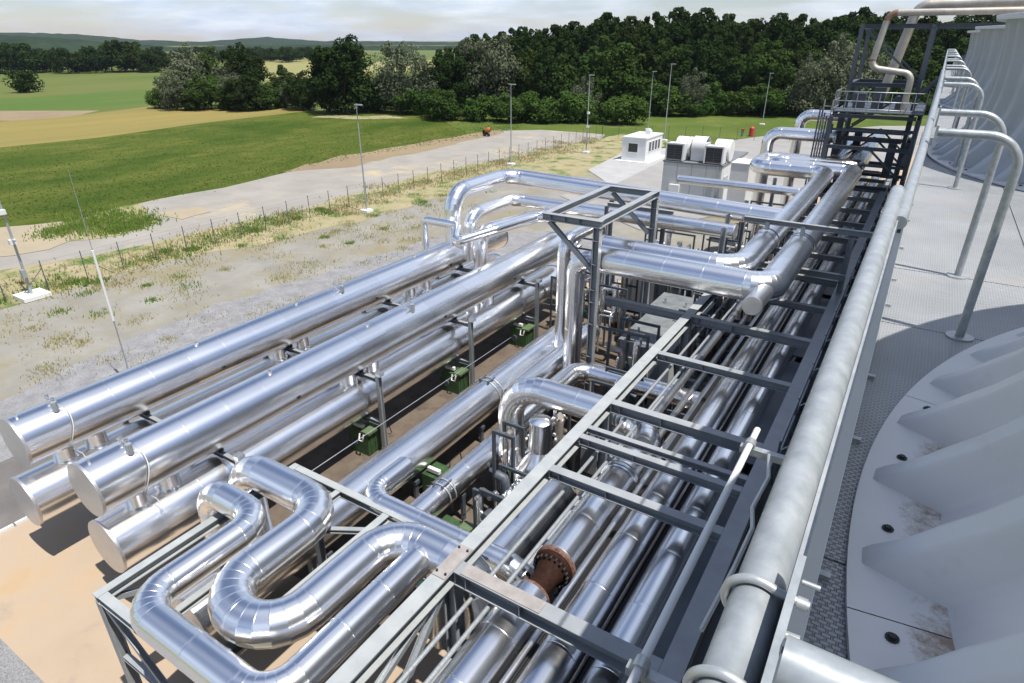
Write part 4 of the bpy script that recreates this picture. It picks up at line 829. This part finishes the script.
# valve manifolds: small bore pipework, valves and gauges filling the space under the big pipes
def manifold(lab, x, y, w_, d_, h, seed, n=9):
    rr = random.Random(seed); t = thing('valve_manifold', lab, 'valve assembly', (x, y, 0))
    for sx in (-1, 1):
        for sy in (-1, 1): MB().box((x + sx * w_ / 2, y + sy * d_ / 2, h / 2), (.09, .09, h)).build('post', 'steel_dark', t)
    for z in (h, h * .5):
        for sy in (-1, 1): MB().box((x, y + sy * d_ / 2, z - .05), (w_ - .1, .08, .1)).build('rail', 'steel_dark', t)
    for i in range(n):
        r_ = rr.choice((.05, .07, .09, .13, .16)); mt = rr.choice(('alu', 'alu_dull', 'steel_dark', 'oldpipe', 'alu', 'conduit'))
        a = Vector((x + rr.uniform(-.5, .5) * w_, y + rr.uniform(-.5, .5) * d_, rr.uniform(.2, h * .4)))
        b_ = a + Vector((0, 0, rr.uniform(.4, .6) * h)); c_ = b_ + (Vector((rr.uniform(-.5, .5) * w_, 0, 0)) if i % 2 else Vector((0, rr.uniform(-.6, .6) * d_, 0)))
        MB().tube([a, b_ - Vector((0, 0, r_ * 1.2)), b_.lerp(c_, .12) + Vector((0, 0, -r_ * .2)), c_], r_, 10).build('pipe_run', mt, t)
        if i % 2 == 0:
            v = MB().cyl(a + Vector((0, 0, .3)), a + Vector((0, 0, .62)), r_ * 1.7, 10).build('valve', rr.choice(('steel_dark', 'rust', 'teal', 'green_lid', 'panel_grey')), t)
            q_ = Vector((1, .3, 0)).to_track_quat('Z', 'Y'); p = a + Vector((0, 0, .46))
            MB().cyl(p, p + Vector((.26 + r_, .08, 0)), .018, 6).build('stem', 'steel', v)
            MB().lathe([(.11, -.012), (.135, 0), (.11, .012), (.095, 0), (.11, -.012)], p + Vector((.26 + r_, .08, 0)), 12, q_).build('hand_wheel', rr.choice(('steel_dark', 'red', 'teal')), v)
        if i % 3 == 1:
            MB().cyl(c_, c_ + Vector((0, -.05, .2)), .012, 6).cyl(c_ + Vector((0, -.09, .24)), c_ + Vector((0, -.04, .24)), .06, 12).build('gauge', 'conduit', t)
    return t
spots = [(-7.6, 10.6, 1.2, 1.6, 3.2, 'by the loop crossing pipe'), (-8.3, 12.6, 1.0, 1.4, 2.6, 'before the conical separator'), (-9.0, 16.6, 1.0, 1.6, 3.0, 'behind the goose-neck riser'), (-7.4, 19.0, 1.4, 1.2, 3.4, 'beside the dark skid'),
    (-8.0, 21.9, 1.6, 1.2, 4.2, 'under the paired high pipes at the portal foot'), (-6.6, 26.2, 1.2, 2.2, 4.0, 'between the cooler skid and the bridge'), (-10.8, 26.6, 1.8, 2.0, 4.2, 'below the portal frame rear leg'), (-9.0, 31.6, 2.4, 1.6, 4.4, 'under the overhead pipe end'),
    (-13.0, 31.0, 2.6, 1.6, 4.0, 'below the middle of the overhead pipe'), (-11.5, 37.0, 3.0, 2.0, 4.2, 'before the grey-roofed building'), (-8.0, 36.0, 1.6, 2.4, 4.6, 'by the bridge before the far loop'), (-7.4, 42.0, 2.4, 2.4, 5.0, 'under the far pipe loop'), (-15.6, 33.6, 2.6, 2.0, 3.4, 'at the far ends of the clad vessels'),
    (-4.9, 9.6, 1.0, 3.0, 2.6, 'inside the bridge below the rusty spool'), (-4.9, 17.0, 1.2, 4.0, 2.7, 'inside the bridge below the crossing pipe'), (-4.4, 24.5, 2.0, 4.0, 2.7, 'inside the bridge below the capped stub'), (-9.3, 9.7, 1.0, 1.4, 2.2, 'below the corner of the loop frame'), (-8.75, 13.7, .7, .6, 3.7, 'hung on the goose-neck riser'), (-14.2, 28.6, 1.6, 1.6, 3.2, 'at the rear of the vessel beside the bridge'), (-6.5, 31.5, 1.0, 2.0, 4.6, 'at the bridge under the overhead pipe tee')]
for i, (x, y, w_, d_, h, lb) in enumerate(spots): manifold('small-bore valve manifold ' + lb, x, y, w_, d_, h, 50 + i, 8 + i % 5)

# ================================================================== FAR ACCESS TOWER AT THE END OF THE BRIDGE
ft = thing('access_tower', 'shade-darkened steel access tower with railed platform over the bridge', 'steel tower', (-3.6, 50, 0))
def fb(name, a, b, h=.24, w=.24, up=(0, 0, 1), top=True, m='steel_dark'): return MB().ibeam(a, b, h, w, up=up, top=top).build(name, m, ft)  # shade of the tower faces is put into this darker steel colour
for x in (-4.9, -1.0):
    for y in (49.6, 54.4): fb('column', (x, y, 5.5 if 0 else 0), (x, y, 15.4), up=(0, 1, 0), top=False)
for z in (8.6, 12.0, 15.4):
    for y in (49.6, 54.4): fb('beam', (-4.76, y, z), (-1.14 if z < 15 else 2.6, y, z))
    for x in (-4.9, -1.0): fb('beam', (x, 49.75, z), (x, 54.25, z))
for y in (49.6, 54.4):
    MB().ibeam((-4.7, y, 8.9), (-1.2, y, 11.7), .12, .12, .01, .008, up=(0, 1, 0), top=False).build('brace', 'steel_dark', ft); MB().ibeam((-4.7, y, 15.1), (-1.2, y, 12.2), .12, .12, .01, .008, up=(0, 1, 0), top=False).build('brace', 'steel_dark', ft)
    MB().ibeam((2.4, y, 15.2), (-.9, y, 11.2), .14, .14, .01, .008, up=(0, 1, 0), top=False).build('knee_brace', 'steel_dark', ft)
for y in (46.9, 52.0, 57.4):
    for x in (-5.3, -.5): fb('column', (x, y, 0), (x, y, 10.1), .22, .22, up=(0, 1, 0), top=False)
    for z in (6.0, 8.4, 10.3): fb('beam', (-5.19, y, z - .02), (-.61, y, z - .02), .22, .2)
    MB().ibeam((-5.1, y, 6.5), (-2.9, y, 8.4), .12, .12, .01, .008, up=(0, 1, 0), top=False).build('brace', 'steel_dark', ft); MB().ibeam((-.7, y, 6.5), (-2.9, y, 8.4), .12, .12, .01, .008, up=(0, 1, 0), top=False).build('brace', 'steel_dark', ft)
for x in (-5.3, -.5):
    for z in (6.0, 8.42, 10.32): fb('beam', (x, 47.0, z), (x, 57.3, z), .2, .18)
MB().box((-2.9, 53.2, 10.36), (4.8, 7.4, .05)).build('platform', 'steel_dark', ft)
for x, hh in ((-4.2, .9), (-3.1, 1.3), (-1.7, .8)): MB().box((x, 50.6, 10.4 + hh / 2), (.7, .6, hh)).build('actuator', 'steel_dark', ft)
for i in range(7): MB().cyl((-6.1 + .12 * i, 47.4 + .3 * i, 0), (-6.1 + .12 * i, 47.4 + .3 * i, 10.6 - .2 * i), .05, 6).build('conduit', 'steel_dark', ft)
pl = MB().box((-2.8, 48.2, 10.4), (5.0, 2.6, .06)).build('platform', 'steel_dark', ft)
rp = [(-5.3, 49.5), (-5.3, 46.9), (-.3, 46.9), (-.3, 49.5)]
for z in (10.6, 11.05, 11.6):
    MB().tube([(x, y, z) for x, y in rp], .03, 6).build('handrail', 'galv', pl)
for i in range(9): MB().cyl((-5.3 + 5.0 * i / 8, 46.9, 10.4), (-5.3 + 5.0 * i / 8, 46.9, 11.6), .025, 6).build('baluster', 'galv', pl)
for i in range(1, 4): MB().cyl((-5.3, 46.9 + i * .8, 10.4), (-5.3, 46.9 + i * .8, 11.6), .025, 6).build('baluster', 'galv', pl)
cl = thing('caged_ladder', 'caged vertical ladder climbing to the railed platform', 'ladder', (-5.75, 48, 0))
for s in (-.25, .25): MB().cyl((-5.75 + s, 48.0, 0), (-5.75 + s, 48.0, 11.0), .04, 6).build('stile', 'galv', cl)
for i in range(35): MB().cyl((-6.0, 48.0, .4 + i * .3), (-5.5, 48.0, .4 + i * .3), .02, 5).build('rung', 'galv', cl)
for i in range(9): MB().tube([(-5.75 + .45 * math.cos(a), 47.95 - .75 * math.sin(a) * 1.0, 2.6 + i * .9) for a in [math.pi * j / 8 for j in range(9)]], .022, 5).build('hoop', 'galv', cl)
for j in (1, 3, 4, 5, 7):
    a = math.pi * j / 8; MB().cyl((-5.75 + .45 * math.cos(a), 47.95 - .75 * math.sin(a), 2.5), (-5.75 + .45 * math.cos(a), 47.95 - .75 * math.sin(a), 10.0), .016, 5).build('cage_bar', 'galv', cl)
wp_ = pipe('weathered_pipe', 'weathered grey pipe with rusty elbow hung on the access tower', [(9, 49.0, 16.0), (-3.5, 49.0, 16.0), (-3.9, 49.0, 12.9), (-1.5, 49.0, 12.6), (-1.5, 49.0, 10.5)], .19, bend=.5, sheet=2.4, n=20, m='oldpipe')
pipe('weathered_pipe', 'thicker weathered pipe rising behind the rusty elbow', [(9, 52.4, 16.7), (-2.2, 52.4, 16.5), (-3.1, 52.4, 10.9), (-3.1, 52.4, 9.9)], .3, bend=.7, sheet=2.4, n=24, m='oldpipe')
pipe('side_pipe', 'lower of two clad pipes dropping beside the access tower', [(-5.0, 49.5, 8.55), (-9.4, 49.5, 8.55), (-9.4, 49.5, .3)], .42, bend=.8, sheet=1.6, n=26)
pipe('side_pipe', 'higher of two clad pipes dropping beside the access tower', [(-5.0, 55.5, 9.3), (-8.4, 55.5, 9.3), (-8.4, 55.5, .3)], .4, bend=.8, sheet=1.6, n=26)

for g_ in [c for c in wp_.children if c.name.startswith('elbow_gore')][:7]:
    g_.material_slots[0].link = 'OBJECT'; g_.material_slots[0].material = M['oldrust']
for i in range(9): MB().box((-3.55, 30.2 + i * 3.5, 3.85), (3.6, 3.3, .04)).build('dark_plate', 'steel_dark', rk)  # added dark plates, darkening the bright ground behind the far crossbeams
for i, (x, y) in enumerate(((-5.0, 51), (-4.2, 56), (-1.6, 50), (-.7, 54), (-5.1, 55.5))): MB().box((x, y, 7.2), (.5, .7, 2.2)).build('cable_riser', 'steel_dark', ft)
for z in (7.2, 9.3): MB().box((-2.9, 47.2, z), (4.4, .3, .12)).build('cable_ladder', 'steel_dark', ft)
# ================================================================== COOLING TOWER DECK
ZD = H - 1.65
ct = thing('cooling_tower', 'cooling tower deck of pale tread plates beside the bridge', 'cooling tower', (4.5, 18, 0))
MB().box((4.55, 17, ZD / 2 - .04), (9.0, 66, ZD - .1)).build('tower_body', 'tower_wall', ct)
ys = [-8, -4.6, -1.2, 2.0, 4.44, 5.7, 9.4, 12.2, 15.0, 18.5, 22, 25.5, 29, 32.5, 36, 40, 45, 50]
for a, b in zip(ys, ys[1:]):
    for x0, x1 in ((.03, .98), (.98, 3.2), (3.2, 9.0)):
        MB().box(((x0 + x1) / 2, (a + b) / 2, ZD - .006 + random.uniform(-.0015, .0015)), (x1 - x0 - .008, b - a - .012, .012)).build('deck_plate', 'deck', ct)
MB().box((.0, 17, ZD - .12), (.05, 66, .2)).build('edge_angle', 'galv', ct)
for y in (1.9, 2.85, 3.55, 4.75, 5.35, 6.3, 7.4, 8.2, 9.9):
    MB().box((.06, y, ZD + .01), (.034, .028, .02)).build('clip', 'galv_zinc', ct); 

# fan stacks of ribbed panels
NR = 51; PT = 2 * math.pi / NR
def rrec(z): return interp([(0, 4.12), (.03, 4.10), (.08, 4.045), (.18, 3.96), (.3, 3.87), (.44, 3.80), (.62, 3.74), (.9, 3.71), (1.3, 3.72), (1.95, 3.78)], z)
def rrib(z): return interp([(0, 4.355), (.03, 4.345), (.105, 4.25), (.175, 4.18), (.285, 4.07), (.385, 3.985), (.5, 3.905), (.65, 3.845), (.85, 3.805), (1.1, 3.79), (1.5, 3.8), (1.95, 3.86)], z)
ZZ = [.02, .05, .1, .15, .2, .25, .3, .42, .56, .72, .9, 1.1, 1.35, 1.6, 1.95]
def panel_mesh(m):
    b = MB(); us = [0, .1, .2, .245, .275, .33, .37, .385, .4, .425, .44, .5, .56, .575, .6, .615, .63, .67, .725, .755, .8, .9, 1.0]
    def shape(u, z):
        d = abs(u - .5); c = .075 + .04 * min(1, z * 3); return min(1, max(0, (.25 - d) / (.25 - c)))
    cols = [(p + u, u) for p in range(3) for u in us]; vs = []; n = len(cols)
    for z in ZZ:
        for a_, u in cols:
            k_ = shape(u, z); r = rrec(z) + (rrib(z) - rrec(z)) * k_; a = a_ * PT; vs.append((math.cos(a) * r, math.sin(a) * r, z))
    b.add(vs, [(i * n + c, i * n + c + 1, (i + 1) * n + c + 1, (i + 1) * n + c) for i in range(len(ZZ) - 1) for c in range(n - 1) if cols[c][1] < 1.0], True)
    return b.mesh('shell_panel', m)
def flange_mesh():
    b = MB(); n = 18; e = .0005
    b.lathe([(4.39, .0), (4.39, .022)], n=n, a0=e, a1=3 * PT - e, closed=False); b.lathe([(4.39, .022), (3.9, .024)], n=n, a0=e, a1=3 * PT - e, closed=False)
    return b.mesh('base_flange', 'frp_flange')
PM = panel_mesh('frp'); PMF = panel_mesh('frp_far_shade'); FM = flange_mesh()
BM = MB().cyl((0, 0, 0), (0, 0, .012), .012, 6).cyl((0, 0, 0), (0, 0, .004), .02, 12).mesh('bolt', 'dark')
SM = MB().box((4.02, 0, 1.0), (.02, .03, .03)).mesh('seam', 'frp')
lip = MB().lathe([(3.97, 1.9), (3.99, 1.97), (3.76, 1.98), (3.74, 1.9)], n=102).mesh('rim', 'frp')
def stack(y, label, off, pm_=None):
    c = Vector((4.49, y, ZD + .006)); t = thing('fan_stack', label, 'fan stack', c)
    for i in range(NR // 3):
        rot = Matrix.Translation(c) @ Matrix.Rotation(off + i * 3 * PT, 4, 'Z')
        link('shell_panel', pm_ or PM, t, rot); link('base_flange', FM, t, rot)
        MB_ = rot @ Matrix.Rotation(0, 4, 'Z')
        for p in range(3):
            a = off + (i * 3 + p + .14) * PT; link('bolt', BM, t, Matrix.Translation(c + Vector((math.cos(a) * 4.27, math.sin(a) * 4.27, .024))))
    link('rim', lip, t, Matrix.Translation(c))
    hub = MB().cyl(c + Vector((0, 0, .9)), c + Vector((0, 0, 1.25)), .5, 20).build('hub', 'galv', t)
    for i in range(8):
        a = i * math.pi / 4; d = Vector((math.cos(a), math.sin(a), 0)); e = Vector((-math.sin(a), math.cos(a), 0))
        b = MB(); p0, p1 = c + d * .5 + Vector((0, 0, 1.05)), c + d * 3.55 + Vector((0, 0, 1.05))
        b.add([p0 - e * .2 + Vector((0, 0, .1)), p0 + e * .2 - Vector((0, 0, .1)), p1 + e * .3 - Vector((0, 0, .05)), p1 - e * .3 + Vector((0, 0, .05))] + [v - Vector((0, 0, .03)) for v in (p0 - e * .2 + Vector((0, 0, .1)), p0 + e * .2 - Vector((0, 0, .1)), p1 + e * .3 - Vector((0, 0, .05)), p1 - e * .3 + Vector((0, 0, .05)))], [(0, 1, 2, 3), (7, 6, 5, 4), (0, 4, 5, 1), (1, 5, 6, 2), (2, 6, 7, 3), (3, 7, 4, 0)]); b.build('fan_blade', 'panel_grey', t)
A0 = R(166.41)
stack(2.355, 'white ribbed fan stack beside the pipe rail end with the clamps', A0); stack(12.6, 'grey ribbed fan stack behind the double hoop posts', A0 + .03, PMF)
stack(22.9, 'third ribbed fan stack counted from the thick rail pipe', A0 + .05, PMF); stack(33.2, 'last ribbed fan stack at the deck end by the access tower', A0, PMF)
for y, z, x in ((9.3, .95, 1.62), (11.2, 1.35, .76), (8.9, .55, 1.9)):
    pass

# guard rail: hoop posts bolted to the deck, plates, clamps and the long pipe
gr = thing('guard_rail', 'galvanised guard rail with hooped posts along the deck edge', 'railing', (.47, 4.4, ZD))
XP = .47; ZR = H - .47
def hoop(y):
    ZR = H - .47 if y > 1 else H - .505
    pts = [(XP, y, ZD + .01), (XP, y, ZR - .17)] + [(XP - .17 + .17 * math.cos(a), y, ZR - .17 + .17 * math.sin(a)) for a in [R(q_) for q_ in range(10, 91, 8)]] + [(.0 if y < 1 else .05, y, ZR)]
    p = MB().tube(pts, .024, 16).build('hoop_post', 'galv', gr)
    MB().cyl((XP, y, ZD), (XP, y, ZD + .012), .075, 20).build('foot_flange', 'galv_zinc', p)
    if y > 1: MB().box((.056, y, ZR - .03), (.012, .08, .14)).build('clamp_plate', 'galv', p)
    return p
HY = [.455, 4.42, 5.72, 9.5, 11.0, 14.8, 16.3, 20.4, 22.0, 26.0, 27.6, 31.5, 36, 41, 46]
for y in HY: hoop(y)
MB().tube([(-.002, 2.5, H - .565), (.012, 4.4, H - .545), (.03, 9, H - .53), (.03, 50, H - .53)], .023, 20).build('top_rail', 'galv', gr)
MB().box((.035, 23, ZD + .09), (.008, 52, .16)).build('toe_board', 'galv_zinc', gr)
np_ = thing('rail_pipe', 'thick galvanised pipe with rounded end clamped along the deck edge', 'pipe', (-.04, .5, H - .6))
XN, ZN, RN = -.038, H - .55, .026
MB().tube([(XN, -1.2, ZN), (XN, .5, ZN), (XN, 1.5, ZN), (XN, 2.98, ZN)], RN, 40).build('tube', 'galv', np_)
MB().lathe([(RN, 0), (RN * .92, .012), (RN * .7, .022), (.001, .028)], (XN, 2.98, ZN), 40, Vector((0, 1, 0)).to_track_quat('Z', 'Y')).build('rounded_end', 'galv', np_)
MB().box((.006, 1.3, ZN - .055), (.018, 3.4, .008)).build('angle_bar', 'steel_dark', np_); MB().box((-.009, 1.3, ZN - .03), (.005, 3.4, .045)).build('angle_bar', 'galv_zinc', np_)
for y in (.425, .555):
    u = MB().tube([(.012, y, ZN + .024)] + [(XN + (RN + .006) * math.cos(a), y, ZN + (RN + .006) * math.sin(a)) for a in [R(q_) for q_ in range(55, 300, 9)]] + [(.012, y, ZN - .026)], .0052, 12).build('u_bolt', 'galv_zinc', np_)
    MB().cyl((.0, y, ZN + .024), (.010, y, ZN + .024), .007, 6).build('nut', 'galv_zinc', u)
MB().box((-.006, .49, ZN + .018), (.008, .19, .085)).build('clamp_plate', 'galv', np_)
MB().cyl((.0, .58, ZN + .03), (.018, .58, ZN + .03), .003, 8).build('bolt', 'galv_zinc', np_)
for y in (1.9, 3.9):
    t = thing('pipe_bracket', 'galvanised bracket arm holding the thin white pipe to the tower wall', 'bracket', (-.3, y, 11.9), 'brackets of the thin white pipe')
    MB().box((-.28, y, 11.95), (.6, .05, .05)).build('arm', 'galv', t); MB().cyl((-.52, y - .03, 12.0), (-.52, y + .03, 12.0), .036, 12).build('clip', 'galv_zinc', t); MB().box((.03, y, 11.9), (.02, .16, .3)).build('wall_plate', 'galv', t)
tag(MB().tube([(-.088, .56, ZN - .08), (-.078, .66, ZN - .06), (-.075, .74, ZN - .055), (-.086, .79, ZN - .06), (-.08, .86, ZN - .05), (-.095, .95, ZN - .07)], .003, 10).build('hose', 'galv_zinc'), 'thin grey flexible conduit tied under the thick rail pipe', 'conduit')

# ================================================================== AIR
hm = bpy.data.materials.new('air'); hm.use_nodes = True; ht = hm.node_tree; ht.nodes.clear()
pv = N(ht, 'ShaderNodeVolumePrincipled'); pv.inputs['Color'].default_value = (.72, .82, 1, 1); pv.inputs['Density'].default_value = .00006; pv.inputs['Anisotropy'].default_value = .2
ho = N(ht, 'ShaderNodeOutputMaterial'); ht.links.new(pv.outputs[0], ho.inputs['Volume']); M['air'] = hm
hz = MB().box((-1000, 3750, 49.5), (12100, 10600, 115)).build('haze', 'air'); tag(hz, 'thin bluish summer haze over the far fields', 'haze', kind='stuff')
